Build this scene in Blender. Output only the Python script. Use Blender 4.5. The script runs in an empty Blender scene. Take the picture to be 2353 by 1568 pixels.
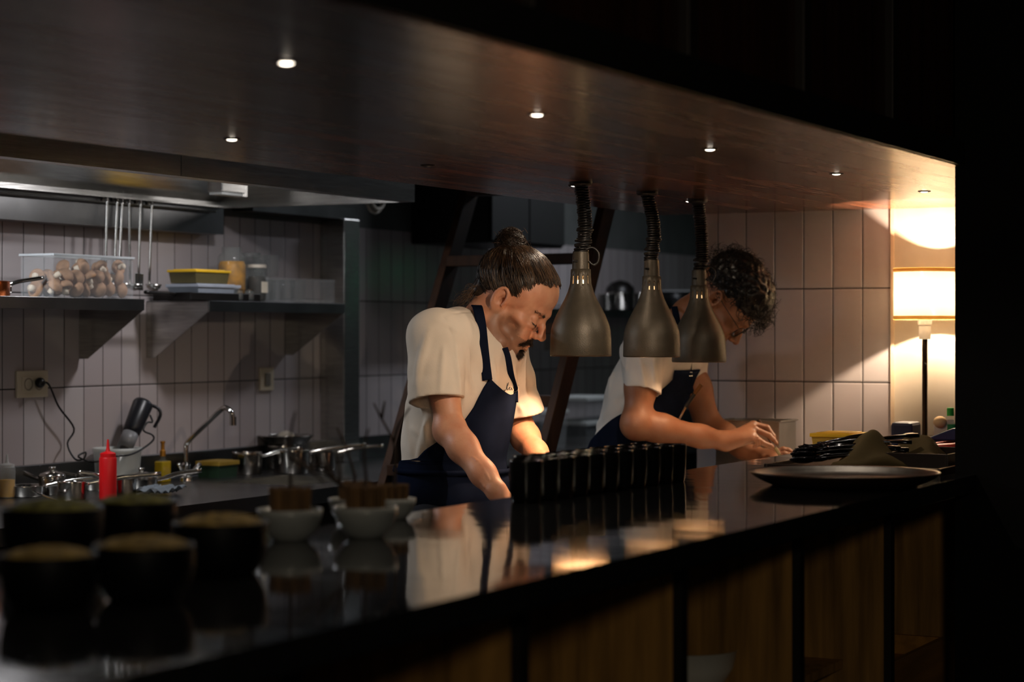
import bpy, bmesh, math, random
import numpy as np
from mathutils import Vector, Matrix
random.seed(7)
C = bpy.context.scene.collection
PI = math.pi

# ---------------------------------------------------------------- camera
F, CX, YH = 4744.0, 1176.5, 762.0          # focal length in pixels of the 2353 wide frame, principal column, horizon row
TH = math.radians(27.4); HC = 1.42          # the counter runs along +X, the kitchen lies towards +Y
FW = np.array([math.cos(TH), math.sin(TH), 0.0]); RT = np.array([math.sin(TH), -math.cos(TH), 0.0]); UP = np.array([0, 0, 1.0])
UV = math.tan(TH)
cd = bpy.data.cameras.new('camera'); cam = bpy.data.objects.new('camera', cd); C.objects.link(cam)
cam.location = (0, 0, HC); cam.rotation_euler = (PI/2, 0, TH - PI/2)
cd.sensor_width = 36; cd.lens = 36*F/2353; cd.shift_y = -(784 - YH)/2353; cd.clip_start = .05; cd.clip_end = 60
cd.dof.use_dof = True; cd.dof.focus_distance = 5.4; cd.dof.aperture_fstop = 3.0
bpy.context.scene.camera = cam

# ---------------------------------------------------------------- world, exposure, lights of the place and an added fill
sc = bpy.context.scene
sc.view_settings.view_transform = 'Standard'; sc.view_settings.look = 'None'
sc.view_settings.gamma = 1; sc.view_settings.use_curve_mapping = False
sc.view_settings.exposure = 0.0
w = bpy.data.worlds.new('dim_room_air'); sc.world = w; w.use_nodes = True
w.node_tree.nodes['Background'].inputs[0].default_value = (.55, .62, .75, 1)
w.node_tree.nodes['Background'].inputs[1].default_value = .013
sc.cycles.max_bounces = 8; sc.cycles.transparent_max_bounces = 12

def lamp(name, kind, loc, energy, color, size=.02, rot=(0, 0, 0), cone=2.2, blend=.6, sizey=None):
    d = bpy.data.lights.new(name, kind); o = bpy.data.objects.new(name, d); C.objects.link(o)
    o.location = loc; o.rotation_euler = rot; d.energy = energy; d.color = color
    if kind == 'SPOT': d.spot_size = cone; d.spot_blend = blend; d.shadow_soft_size = size
    elif kind == 'POINT': d.shadow_soft_size = size
    else:
        d.size = size
        if sizey: d.shape = 'RECTANGLE'; d.size_y = sizey
    return o
COOL, WARM, VWARM = (.86, .92, 1.0), (1.0, .72, .45), (1.0, .60, .32)
SOFF = HC + .389                              # underside of the canopy
DOWN = [(1.70, 1.66, 1), (2.495, 1.66, 1), (3.30, 1.66, 1), (4.10, 1.65, 1), (4.88, 1.63, 1), (5.61, 1.62, 2),
        (3.44, 2.42, 1), (4.20, 2.40, 0), (4.955, 2.38, 2), (5.70, 2.36, 1)]   # downlights: x, y, lit
DOWN_W = {0: 1, 1: 1.2, 2: 6.0, 3: 25.0, 4: 3.6, 5: .4, 6: 1.6, 8: 2.0, 9: .4}
for i, (x, y, on) in enumerate(DOWN):
    if on:
        aim = Vector((4.80 - x, 2.45 - y, -.50)).to_track_quat('-Z', 'Y').to_euler() if i == 3 else (0, 0, 0)      # this one is swivelled towards the first chef
        lamp('downlight_glow', 'SPOT', (x, y, SOFF - .011), DOWN_W[i], (1.0, .80, .60), .004, rot=aim, cone=.86 if i == 3 else 2.9, blend=.5 if i == 3 else .25)
# hood and ceiling lights of the kitchen behind, then an added dining-side fill
lamp('hood_light', 'AREA', (5.42, 3.60, HC + .57), 5.5, (.95, .93, .95), .10, sizey=.10)
lamp('hood_light', 'AREA', (4.15, 3.93, HC + .53), 14, (.90, .95, 1.0), .4, sizey=.08)
lamp('kitchen_ceiling_light', 'AREA', (8.2, 3.3, HC + 1.25), 14, (.85, .90, 1.0), .6, sizey=.1)
lamp('dining_fill_light', 'POINT', (-.5, -.65, HC + .55), 44, (1.0, .84, .62), .15)  # added warm fill for the cubby wood, no known pendant hangs here

# ---------------------------------------------------------------- pixel to place
def P(px, py, d):
    return FW*d + RT*((px - CX)/F*d) + np.array([0, 0, HC + (YH - py)/F*d])
def WY(px, py, Y):                            # on the plane y = Y
    u = (px - CX)/F; d = Y/math.cos(TH)/(UV - u); return P(px, py, d)
def WX(px, py, X):
    u = (px - CX)/F; d = X/(FW[0] + RT[0]*u); return P(px, py, d)
def G(px, py, z):
    d = (HC - z)*F/(py - YH); return P(px, py, d)
def XY(px, Y): return WY(px, YH, Y)[0]

# ---------------------------------------------------------------- materials
def rgb(r, g, b):                             # display values 0..255 to linear
    return tuple((c/255/12.92 if c/255 <= .04045 else ((c/255 + .055)/1.055)**2.4) for c in (r, g, b)) + (1,)
MATS = {}
def M(name, col, rough=.5, metal=0, var=.12, scale=12, bump=0, bscale=60, trans=0, ior=1.45, emit=None, es=0, spec=.5, stretch=None, coat=0, sss=0, alpha=1, detail=4, transl=0):
    if name in MATS: return MATS[name]
    m = bpy.data.materials.new(name); m.use_nodes = True; nt = m.node_tree; N = nt.nodes; L = nt.links
    b = N['Principled BSDF']; b.inputs['Roughness'].default_value = rough; b.inputs['Metallic'].default_value = metal
    b.inputs['Specular IOR Level'].default_value = spec; b.inputs['IOR'].default_value = ior
    b.inputs['Transmission Weight'].default_value = trans; b.inputs['Coat Weight'].default_value = coat; b.inputs['Alpha'].default_value = alpha
    if sss: b.inputs['Subsurface Weight'].default_value = sss; b.inputs['Subsurface Radius'].default_value = (.012, .004, .002); b.inputs['Subsurface Scale'].default_value = 1
    tc = N.new('ShaderNodeTexCoord'); mp = N.new('ShaderNodeMapping'); L.new(tc.outputs['Object'], mp.inputs[0])
    if stretch: mp.inputs['Scale'].default_value = stretch
    n = N.new('ShaderNodeTexNoise'); n.inputs['Scale'].default_value = scale; n.inputs['Detail'].default_value = detail; L.new(mp.outputs[0], n.inputs[0])
    r = N.new('ShaderNodeValToRGB'); L.new(n.outputs[0], r.inputs[0])
    c = col[:3]
    r.color_ramp.elements[0].position = .3; r.color_ramp.elements[1].position = .7
    r.color_ramp.elements[0].color = tuple(max(0, x*(1 - var)) for x in c) + (1,)
    r.color_ramp.elements[1].color = tuple(min(1, x*(1 + var)) for x in c) + (1,)
    L.new(r.outputs[0], b.inputs['Base Color'])
    if bump:
        n2 = N.new('ShaderNodeTexNoise'); n2.inputs['Scale'].default_value = bscale; n2.inputs['Detail'].default_value = 3; L.new(mp.outputs[0], n2.inputs[0])
        bp = N.new('ShaderNodeBump'); bp.inputs['Strength'].default_value = bump; bp.inputs['Distance'].default_value = .004
        L.new(n2.outputs[0], bp.inputs['Height']); L.new(bp.outputs[0], b.inputs['Normal'])
    if emit:
        b.inputs['Emission Color'].default_value = emit; b.inputs['Emission Strength'].default_value = es
    if transl:
        t = N.new('ShaderNodeBsdfTranslucent'); L.new(r.outputs[0], t.inputs[0]); mx = N.new('ShaderNodeMixShader'); mx.inputs[0].default_value = transl
        L.new(b.outputs[0], mx.inputs[1]); L.new(t.outputs[0], mx.inputs[2]); L.new(mx.outputs[0], N['Material Output'].inputs[0])
    MATS[name] = m; return m

def tile_mat(name, axis, x0, pitch, z0, zp, ztop, split=None):
    """glazed upright tiles in a straight grid; plaster above ztop (and beyond `split` along the wall)"""
    m = bpy.data.materials.new(name); m.use_nodes = True; nt = m.node_tree; N = nt.nodes; L = nt.links; b = N['Principled BSDF']
    tc = N.new('ShaderNodeTexCoord'); sp = N.new('ShaderNodeSeparateXYZ'); L.new(tc.outputs['Object'], sp.inputs[0])
    def math_(op, a, v=None, v2=None):
        q = N.new('ShaderNodeMath'); q.operation = op
        for i, s in enumerate((a, v, v2)):
            if s is None: continue
            if isinstance(s, (int, float)): q.inputs[i].default_value = s
            else: L.new(s, q.inputs[i])
        return q.outputs[0]
    def groove(sock, o, p, wdt):              # distance in metres to the nearest joint
        f = math_('FRACT', math_('DIVIDE', math_('SUBTRACT', sock, o), p))
        return math_('MULTIPLY', math_('MINIMUM', f, math_('SUBTRACT', 1.0, f)), p)
    u = sp.outputs[axis]
    gx = groove(u, x0, pitch, 0); gz = groove(sp.outputs[2], z0, zp, 0)
    dist = math_('MINIMUM', gx, math_('MULTIPLY', gz, .8))
    mr = N.new('ShaderNodeMapRange'); mr.interpolation_type = 'SMOOTHSTEP'; L.new(dist, mr.inputs[0]); mr.inputs[1].default_value = .0008; mr.inputs[2].default_value = .0022
    hb = N.new('ShaderNodeMapRange'); hb.interpolation_type = 'SMOOTHSTEP'; L.new(dist, hb.inputs[0]); hb.inputs[1].default_value = .0004; hb.inputs[2].default_value = .005
    cell = N.new('ShaderNodeCombineXYZ'); L.new(math_('FLOOR', math_('DIVIDE', math_('SUBTRACT', u, x0), pitch)), cell.inputs[0]); L.new(math_('FLOOR', math_('DIVIDE', math_('SUBTRACT', sp.outputs[2], z0), zp)), cell.inputs[1])
    wn = N.new('ShaderNodeTexWhiteNoise'); L.new(cell.outputs[0], wn.inputs[0])
    tr = N.new('ShaderNodeValToRGB'); L.new(wn.outputs[0], tr.inputs[0]); tr.color_ramp.elements[0].color = (.40, .345, .345, 1); tr.color_ramp.elements[1].color = (.47, .425, .425, 1)
    mixg = N.new('ShaderNodeMixRGB'); L.new(mr.outputs[0], mixg.inputs[0]); mixg.inputs[1].default_value = (.018, .016, .014, 1); L.new(tr.outputs[0], mixg.inputs[2])
    pn = N.new('ShaderNodeTexNoise'); pn.inputs['Scale'].default_value = 5; pn.inputs['Detail'].default_value = 6; L.new(tc.outputs['Object'], pn.inputs[0])
    pr = N.new('ShaderNodeValToRGB'); L.new(pn.outputs[0], pr.inputs[0])
    lo, hi = ((.50, .42, .32, 1), (.62, .54, .43, 1)) if split is not None else ((.085, .09, .085, 1), (.12, .125, .12, 1))
    pr.color_ramp.elements[0].color = lo; pr.color_ramp.elements[0].position = .3; pr.color_ramp.elements[1].color = hi; pr.color_ramp.elements[1].position = .7
    mask = math_('GREATER_THAN', sp.outputs[2], ztop)
    if split is not None: mask = math_('MAXIMUM', mask, math_('LESS_THAN', u, split))
    mc = N.new('ShaderNodeMixRGB'); L.new(mask, mc.inputs[0]); L.new(mixg.outputs[0], mc.inputs[1]); L.new(pr.outputs[0], mc.inputs[2])
    L.new(mc.outputs[0], b.inputs['Base Color'])
    inv = math_('SUBTRACT', 1.0, mask)
    ro = math_('ADD', math_('MULTIPLY', mask, .6), .21); L.new(ro, b.inputs['Roughness'])
    wob = N.new('ShaderNodeTexNoise'); wob.inputs['Scale'].default_value = 9; L.new(tc.outputs['Object'], wob.inputs[0])
    h = math_('ADD', math_('MULTIPLY', hb.outputs[0], inv), math_('MULTIPLY', wob.outputs[0], .5))
    bp = N.new('ShaderNodeBump'); bp.inputs['Strength'].default_value = .5; bp.inputs['Distance'].default_value = .003; L.new(h, bp.inputs['Height']); L.new(bp.outputs[0], b.inputs['Normal'])
    b.inputs['Specular IOR Level'].default_value = .35
    return m

# ---------------------------------------------------------------- mesh building
def tag(o, label=None, cat=None, group=None, kind=None):
    if label: o['label'] = label
    if cat: o['category'] = cat
    if group: o['group'] = group
    if kind: o['kind'] = kind
    return o
def link(name, me, mat, parent=None, loc=None):
    o = bpy.data.objects.new(name, me); C.objects.link(o)
    if mat is not None and not me.materials: me.materials.append(mat)
    if loc is not None: o.location = loc
    if parent: o.parent = parent
    return o
def empty(name, loc, label, cat, group=None, rz=0):
    o = bpy.data.objects.new(name, None); C.objects.link(o); o.location = loc; o.rotation_euler = (0, 0, rz); o.empty_display_size = .05
    return tag(o, label, cat, group)
def dup(o, loc=None, label=None, rz=None, rot=None, parent=None, scale=None):
    c = o.copy(); C.objects.link(c)
    if parent is not None: c.parent = parent
    if loc is not None: c.location = loc
    if rz is not None: c.rotation_euler = (0, 0, rz)
    if rot is not None: c.rotation_euler = rot
    if scale is not None: c.scale = scale if hasattr(scale, '__len__') else (scale,)*3
    if label: c['label'] = label
    for ch in list(o.children): dup(ch, parent=c)
    return c

class MB:
    def __init__(s): s.v = []; s.f = []
    def add(s, vs, fs):
        k = len(s.v); s.v += [tuple(map(float, v)) for v in vs]; s.f += [tuple(i + k for i in f) for f in fs]; return s
    def box(s, a, b, rz=0, c=None, tilt=None):
        x0, y0, z0 = a; x1, y1, z1 = b
        vs = [(x0, y0, z0), (x1, y0, z0), (x1, y1, z0), (x0, y1, z0), (x0, y0, z1), (x1, y0, z1), (x1, y1, z1), (x0, y1, z1)]
        if rz or tilt:
            cc = Vector(c or ((x0+x1)/2, (y0+y1)/2, z0)); R = Matrix.Rotation(rz, 3, 'Z')
            if tilt: R = R @ Matrix.Rotation(tilt[0], 3, tilt[1])
            vs = [tuple(R @ (Vector(v) - cc) + cc) for v in vs]
        return s.add(vs, [(3, 2, 1, 0), (4, 5, 6, 7), (0, 1, 5, 4), (1, 2, 6, 5), (2, 3, 7, 6), (3, 0, 4, 7)])
    def cbox(s, c, d, **k):
        return s.box((c[0]-d[0]/2, c[1]-d[1]/2, c[2]-d[2]/2), (c[0]+d[0]/2, c[1]+d[1]/2, c[2]+d[2]/2), **k)
    def prism(s, poly, d):                    # poly: 3D points of a flat outline, d: extrusion vector
        n = len(poly); a = [np.array(p, float) for p in poly]; b = [p + np.array(d, float) for p in a]
        return s.add(a + b, [tuple(range(n))[::-1], tuple(range(n, 2*n))] + [(i, (i+1) % n, n + (i+1) % n, n + i) for i in range(n)])
    def lathe(s, prof, c=(0, 0, 0), n=32, skip=None, sx=1, sy=1, R=None):
        k0 = len(s.v); vs = []
        for r, z in prof:
            for i in range(n):
                a = 2*PI*i/n; p = Vector((r*math.cos(a)*sx, r*math.sin(a)*sy, z))
                if R is not None: p = R @ p
                vs.append((p.x + c[0], p.y + c[1], p.z + c[2]))
        fs = []
        for j in range(len(prof) - 1):
            for i in range(n):
                if skip and skip(i, j): continue
                fs.append((j*n + i, j*n + (i+1) % n, (j+1)*n + (i+1) % n, (j+1)*n + i))
        if prof[0][0] > 1e-6 and False: pass
        if prof[0][0] < 2e-4: fs.append(tuple(range(n))[::-1])
        if prof[-1][0] < 2e-4: fs.append(tuple((len(prof)-1)*n + i for i in range(n)))
        return s.add(vs, fs)
    def tube(s, pts, r, n=8, cap=True, flat=None):
        pts = [np.array(p, float) for p in pts]; m = len(pts); rs = r if hasattr(r, '__len__') else [r]*m
        T = []
        for i in range(m):
            t = pts[min(i+1, m-1)] - pts[max(i-1, 0)]; T.append(t/(np.linalg.norm(t) + 1e-12))
        a = np.array([0, 0, 1.0]) if abs(T[0][2]) < .9 else np.array([1.0, 0, 0])
        N = a - T[0]*a.dot(T[0]); N /= np.linalg.norm(N); vs = []
        for i in range(m):
            N = N - T[i]*N.dot(T[i]); N /= (np.linalg.norm(N) + 1e-12); B = np.cross(T[i], N)
            for k in range(n):
                an = 2*PI*k/n; vs.append(pts[i] + (N*math.cos(an) + B*math.sin(an)*(flat or 1))*rs[i])
        fs = [(i*n + k, i*n + (k+1) % n, (i+1)*n + (k+1) % n, (i+1)*n + k) for i in range(m-1) for k in range(n)]
        if cap: fs += [tuple(range(n))[::-1], tuple((m-1)*n + k for k in range(n))]
        return s.add(vs, fs)
    def ball(s, c, r, n=16, R=None):
        r = r if hasattr(r, '__len__') else (r, r, r); m = n//2; vs = []
        for j in range(1, m):
            t = PI*j/m
            for i in range(n):
                a = 2*PI*i/n; p = Vector((r[0]*math.sin(t)*math.cos(a), r[1]*math.sin(t)*math.sin(a), -r[2]*math.cos(t)))
                if R is not None: p = R @ p
                vs.append((p.x + c[0], p.y + c[1], p.z + c[2]))
        k = len(vs)
        for sg in (-1, 1):
            p = Vector((0, 0, sg*r[2])); p = R @ p if R is not None else p
            vs.append((p.x + c[0], p.y + c[1], p.z + c[2]))
        fs = [(j*n + i, j*n + (i+1) % n, (j+1)*n + (i+1) % n, (j+1)*n + i) for j in range(m-2) for i in range(n)]
        fs += [(k, (i+1) % n, i) for i in range(n)] + [((m-2)*n + i, (m-2)*n + (i+1) % n, k+1) for i in range(n)]
        return s.add(vs, fs)
    def build(s, name, mat, parent=None, smooth=False, bevel=0, solid=0, loc=None, sub=0, off=0, auto=35):
        me = bpy.data.meshes.new(name); me.from_pydata(s.v, [], s.f); me.update()
        o = link(name, me, mat, parent, loc)
        if smooth:
            me.polygons.foreach_set('use_smooth', [True]*len(me.polygons))
            if smooth != 'all':
                try: me.set_sharp_from_angle(angle=math.radians(auto))
                except Exception: pass
        if solid: md = o.modifiers.new('thickness', 'SOLIDIFY'); md.thickness = solid; md.offset = off
        if bevel: md = o.modifiers.new('soft_edge', 'BEVEL'); md.width = bevel; md.segments = 2; md.limit_method = 'ANGLE'; md.angle_limit = .6
        if sub: md = o.modifiers.new('smooth', 'SUBSURF'); md.levels = md.render_levels = sub
        return o
def bez(pts, n=8):                            # smooth curve through points (Catmull-Rom)
    p = [np.array(q, float) for q in pts]; p = [2*p[0]-p[1]] + p + [2*p[-1]-p[-2]]; out = []
    for i in range(1, len(p) - 2):
        for k in range(n):
            t = k/n; out.append(.5*((2*p[i]) + (-p[i-1]+p[i+1])*t + (2*p[i-1]-5*p[i]+4*p[i+1]-p[i+2])*t*t + (-p[i-1]+3*p[i]-3*p[i+1]+p[i+2])*t**3))
    out.append(p[-2]); return out

BLACK = M('black_paint', rgb(22, 22, 23), .45, var=.2)
STEEL = M('brushed_steel', (.46, .45, .43, 1), .27, 1, var=.15, stretch=(1, 1, 14), bump=.12, bscale=8)
DSTEEL = M('dark_worktop_steel', (.20, .20, .20, 1), .28, 1, var=.2, scale=6, bump=.05, bscale=20)
CHROME = M('chrome', (.62, .60, .57, 1), .09, 1, var=.04)
POT = M('polished_pot_steel', (.50, .47, .43, 1), .16, 1, var=.08)
IRON = M('dark_pan_iron', rgb(28, 25, 23), .35, .3, var=.2)
CLEAR = M('clear_plastic', (.55, .58, .60, 1), .15, var=.02, alpha=.09)
GLASS = M('jar_glass', (.30, .33, .32, 1), .04, var=.01, alpha=.14, spec=1.0)
MILKY = M('milky_plastic', (.68, .70, .68, 1), .4, var=.03, alpha=.62)
WHITE = M('white_ceramic', rgb(205, 205, 198), .25, var=.04)
GREYCER = M('pale_glazed_ceramic', rgb(140, 145, 145), .3, var=.1)
RUB = M('black_rubber', rgb(20, 18, 17), .38, var=.2)
WOOD = M('dark_oiled_wood', rgb(150, 112, 58), .45, var=.5, scale=5, stretch=(6, 6, .5), bump=.1, bscale=10)
LADW = M('ladder_wood', rgb(48, 28, 14), .6, spec=.25, var=.35, scale=5, stretch=(6, 6, .6))
CABW = M('black_brown_panel_wood', rgb(52, 27, 14), .45, var=.5, scale=4, stretch=(7, 7, .5))
# ================================================================ the room
BACKT = tile_mat('back_wall_tiles', 0, 5.76, .0968, HC - .178, .298, HC + .41)
ENDT = tile_mat('end_wall_tiles', 1, 1.942, .0988, HC - .163, .301, 9, split=1.942)
FLOORM = M('dark_floor', rgb(40, 36, 33), .4, var=.3, scale=3)
CEILM = M('dark_ceiling', rgb(30, 30, 30), .8, var=.1)
def S(o): o['kind'] = 'structure'; return o
S(MB().box((-3, -3, -.1), (12, 4.3, 0)).build('floor', FLOORM))
S(MB().box((-3, -3, 2.95), (12, 4.3, 3.05)).build('ceiling', CEILM))
S(MB().box((-3, 4.29, 0), (12, 4.45, 2.95)).build('wall_back', BACKT))
S(MB().box((6.37, .6, 0), (6.5, 2.61, 2.95)).build('wall_end', ENDT))
S(MB().box((11, 2.61, 0), (11.1, 4.29, 2.95)).build('wall_deep', M('grey_plaster', (.10, .105, .10, 1), .8)))
S(MB().box((6.5, 2.5, 0), (11.1, 2.61, 2.95)).build('wall_side', M('grey_plaster', (.10, .105, .10, 1), .8)))
S(MB().box((4.80, -3, 0), (5.02, 1.312, 2.95)).build('wall_right', M('black_wall_paint', rgb(7, 8, 9), .7, var=.15, spec=.2)))
S(MB().box((6.36, 1.936, HC-.3), (6.37, 1.946, SOFF)).build('trim_1', M('tile_edge_trim', rgb(215, 190, 160), .5)))

# ---- canopy over the pass
def lacquer():
    m = bpy.data.materials.new('lacquered_dark_wood'); m.use_nodes = True; N = m.node_tree.nodes; L = m.node_tree.links; b = N['Principled BSDF']
    tc = N.new('ShaderNodeTexCoord'); mp = N.new('ShaderNodeMapping'); mp.inputs['Scale'].default_value = (.55, 7, 1); mp.inputs['Rotation'].default_value = (0, 0, .0)
    L.new(tc.outputs['Object'], mp.inputs[0]); n = N.new('ShaderNodeTexNoise'); n.inputs['Scale'].default_value = 3; n.inputs['Detail'].default_value = 6; n.inputs['Distortion'].default_value = .4; L.new(mp.outputs[0], n.inputs[0])
    r = N.new('ShaderNodeValToRGB'); L.new(n.outputs[0], r.inputs[0]); e = r.color_ramp.elements
    e[0].position = .3; e[0].color = (.022, .012, .008, 1); e[1].position = .72; e[1].color = (.25, .080, .036, 1); L.new(r.outputs[0], b.inputs['Base Color'])
    rr = N.new('ShaderNodeMapRange'); L.new(n.outputs[0], rr.inputs[0]); rr.inputs[3].default_value = .16; rr.inputs[4].default_value = .36; L.new(rr.outputs[0], b.inputs['Roughness'])
    bp = N.new('ShaderNodeBump'); bp.inputs['Strength'].default_value = .10; bp.inputs['Distance'].default_value = .01; L.new(n.outputs[0], bp.inputs['Height']); L.new(bp.outputs[0], b.inputs['Normal'])
    b.inputs['Specular IOR Level'].default_value = .45; b.inputs['Coat Weight'].default_value = .15; b.inputs['Coat Roughness'].default_value = .12
    return m
LACQ = lacquer()
YF, YB = 1.30, 2.74
can = empty('canopy', (3.2, 2.0, SOFF), 'long dark lacquered wood canopy with tall panels hanging over the pass counter', 'canopy')
def loc0(o, p):                                # keep world coordinates under an Empty that stands elsewhere
    o.parent = p; o.location = (-p.location[0], -p.location[1], -p.location[2]); return o
def part(mb, name, mat, parent, label=None, **k):
    o = mb.build(name, mat, None, **k); loc0(o, parent)
    if label: o['label'] = label
    return o
holes = [(x, y) for x, y, _ in DOWN]
part(MB().box((-1, YF, SOFF), (6.37, YB, SOFF + .058)), 'underside_panel', LACQ, can, 'glossy red-brown wood underside')
part(MB().box((-1, YF - .012, SOFF + .002), (6.37, YF, SOFF + .060)), 'fascia', M('black_fascia', rgb(26, 25, 24), .5), can)
fm = M('dark_frame_wood', rgb(33, 27, 22), .5, var=.2)
for k in range(11):
    x0 = .34 + .57*k - .19*0
    part(MB().box((x0 + .022, YF + .03, SOFF + .058), (x0 + .548, YF + .05, 2.94)), 'upper_panel', CABW, can)
    part(MB().box((x0 - .022, YF + .012, SOFF + .058), (x0 + .022, YF + .05, 2.94)), 'upright', fm, can, bevel=.002)
part(MB().box((-1, YF + .05, SOFF + .058), (6.37, YB - .04, SOFF + .5)), 'carcass', CABW, can)
for i, (x, y, on) in enumerate(DOWN):
    where = ['nearest the camera, outside the frame', 'biggest and nearest one in view', 'over the cups, front row, above the first chef',
             'front row, above the three hanging lamps', 'front row, right of the hanging lamps', 'rightmost, front row, above the table lamp',
             'back row, near the steel hood', 'unlit, back row, above the first chef', 'back row, beside the first lamp cord', 'back row, beside the third lamp cord'][i]
    dl = empty('downlight', (x, y, SOFF), 'small round recessed downlight in the canopy, ' + where, 'downlight', 'recessed downlights in the canopy')
    MB().lathe([(.0115, -.001), (.013, -.0025), (.0175, -.0015), (.018, .0)], n=24).build('bezel', M('downlight_bezel', rgb(60, 45, 35), .4, .6), dl, smooth=True)
    em = M('lit_downlight', (1, 1, 1, 1), emit=(1, .88, .72, 1), es=10) if on else M('unlit_downlight', rgb(40, 30, 22), .2)
    MB().lathe([(.0001, -.0042), (.005, -.0038), (.0095, -.0024), (.0112, -.001)], n=24).build('lens', em, dl, smooth='all')
MBs = MB().box((0, 0, 0), (.055, .06, .03))
tag(MBs.build('junction_box', M('cream_plastic', rgb(205, 185, 165), .5), bevel=.003, loc=tuple(WY(1163, 444, 2.70) - np.array([.02, .03, .0]))), 'small cream plastic box fixed under the back edge of the canopy', 'box')

# ---- heat lamps
SHADE = M('hammered_bronze_enamel', rgb(76, 69, 58), .42, .35, var=.12, scale=40, bump=.16, bscale=420)
SHIN = M('lamp_reflector_white', rgb(128, 112, 90), .5)
def heat_lamp(px, py, pxt, Y, label, power, lit, seed, loopside):
    b = WY(px, py, Y); t = WY(pxt, YH, Y); rnd = random.Random(seed)
    t = np.array([t[0], Y, SOFF])
    root = empty('heat_lamp', tuple(b), label, 'lamp', 'bronze heat lamps on coiled cords')
    prof = [(.0785, 0), (.0795, .003), (.0785, .03), (.077, .050), (.073, .066), (.066, .082), (.056, .105), (.046, .130), (.038, .153), (.032, .172), (.0295, .186), (.0275, .206), (.026, .222), (.0255, .226)]
    sl = lambda i, j: (j in (10,)) and i % 4 == 1
    prof2 = [(.0785, 0), (.0795, .003), (.0787, .03), (.078, .052), (.0765, .068), (.0725, .083), (.0635, .105), (.0505, .130), (.0415, .147), (.0335, .165), (.0290, .180), (.0272, .187), (.0258, .207), (.0254, .224), (.0225, .225), (.006, .226)]
    o = MB().lathe(prof2, n=60, skip=lambda i, j: j == 11 and i % 5 == 1).build('shade', SHADE, root, smooth='all', solid=.0016)
    o.data.materials.append(SHIN); o.modifiers['thickness'].material_offset = 1
    MB().lathe([(.0785, .0005), (.0795, -.001), (.0775, -.0012), (.0768, .001)], n=48).build('rim', M('worn_rim_metal', rgb(150, 120, 90), .3, .9), root, smooth=True)
    MB().lathe([(.0225, .222), (.0225, .226), (.0215, .262), (.0205, .270), (.0001, .270)], n=32).build('socket', SHADE, root, smooth=True)
    MB().tube([(-.0215, 0, .245), (-.034, .006, .246)], .0028, 6).add([], []).build('screw', RUB, root)
    MB().ball((0, 0, .150), (.022, .022, .050), 20).build('bulb', M('heat_bulb_glass_%d' % lit, (1, .8, .55, 1), .3, emit=(1, .62, .30, 1), es=(16 if lit else 1.5)), root, smooth='all')
    # coiled cord
    top = t - b; bot = np.array([0, 0, .268]); pts = []; L_ = np.linalg.norm(top - bot); turns = int(L_/.0067); n = turns*14
    ph = rnd.random()*6; bend = np.array([.46, -.888, 0])*rnd.choice([.010, -.006])
    for i in range(n + 1):
        f = i/n; c = bot + (top - bot)*f + bend*math.sin(PI*f) + np.array([math.sin(f*9 + ph)*.003, math.cos(f*7 + ph)*.003, 0])
        knot = math.exp(-((f - .13)/.05)**2) + .8*math.exp(-((f - (.97 if seed == 3 else .33)))**2/.0012)
        r = .0165 + .0045*knot + .0012*math.sin(f*turns*1.7); a = 2*PI*turns*f
        pts.append(c + np.array([math.cos(a)*r, math.sin(a)*r, math.sin(a*.5 + 1)*.003*knot]))
    MB().tube(pts, .0031, 6).build('coiled_cord', RUB, root, smooth='all')
    s = loopside; R = RT*s
    lp = bez([R*.010 + UP*.276, R*.030 + UP*.281, R*.045 + UP*.268, R*.045 + UP*.247, R*.036 + UP*.236, R*.026 + UP*.240, R*.021 + UP*.246], 6)
    MB().tube([p - FW*.012 for p in lp], .0031, 7).build('loose_wire', RUB, root, smooth='all')
    MB().lathe([(.030, 0), (.030, -.006), (.026, -.010), (.0001, -.010)], c=(t[0]-b[0], t[1]-b[1], t[2]-b[2]), n=24).build('ceiling_cup', BLACK, root, smooth=True)
    lamp('heat_lamp_bulb', 'POINT', tuple(b + UP*.072), power, (1.0, .64, .38), .018)
    return root
heat_lamp(1334.5, 818, 1335, 2.31, 'leftmost bronze heat lamp, glowing through its slots, beside the face of the first chef', 17, 1, 1, 1)
heat_lamp(1497.5, 820, 1487, 2.31, 'middle bronze heat lamp with dark slots, in front of the second chef', 3, 0, 2, -.3)
heat_lamp(1606.5, 832, 1603, 2.31, 'rightmost and lowest bronze heat lamp, partly hiding the head of the second chef', 3, 0, 3, 1)

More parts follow.
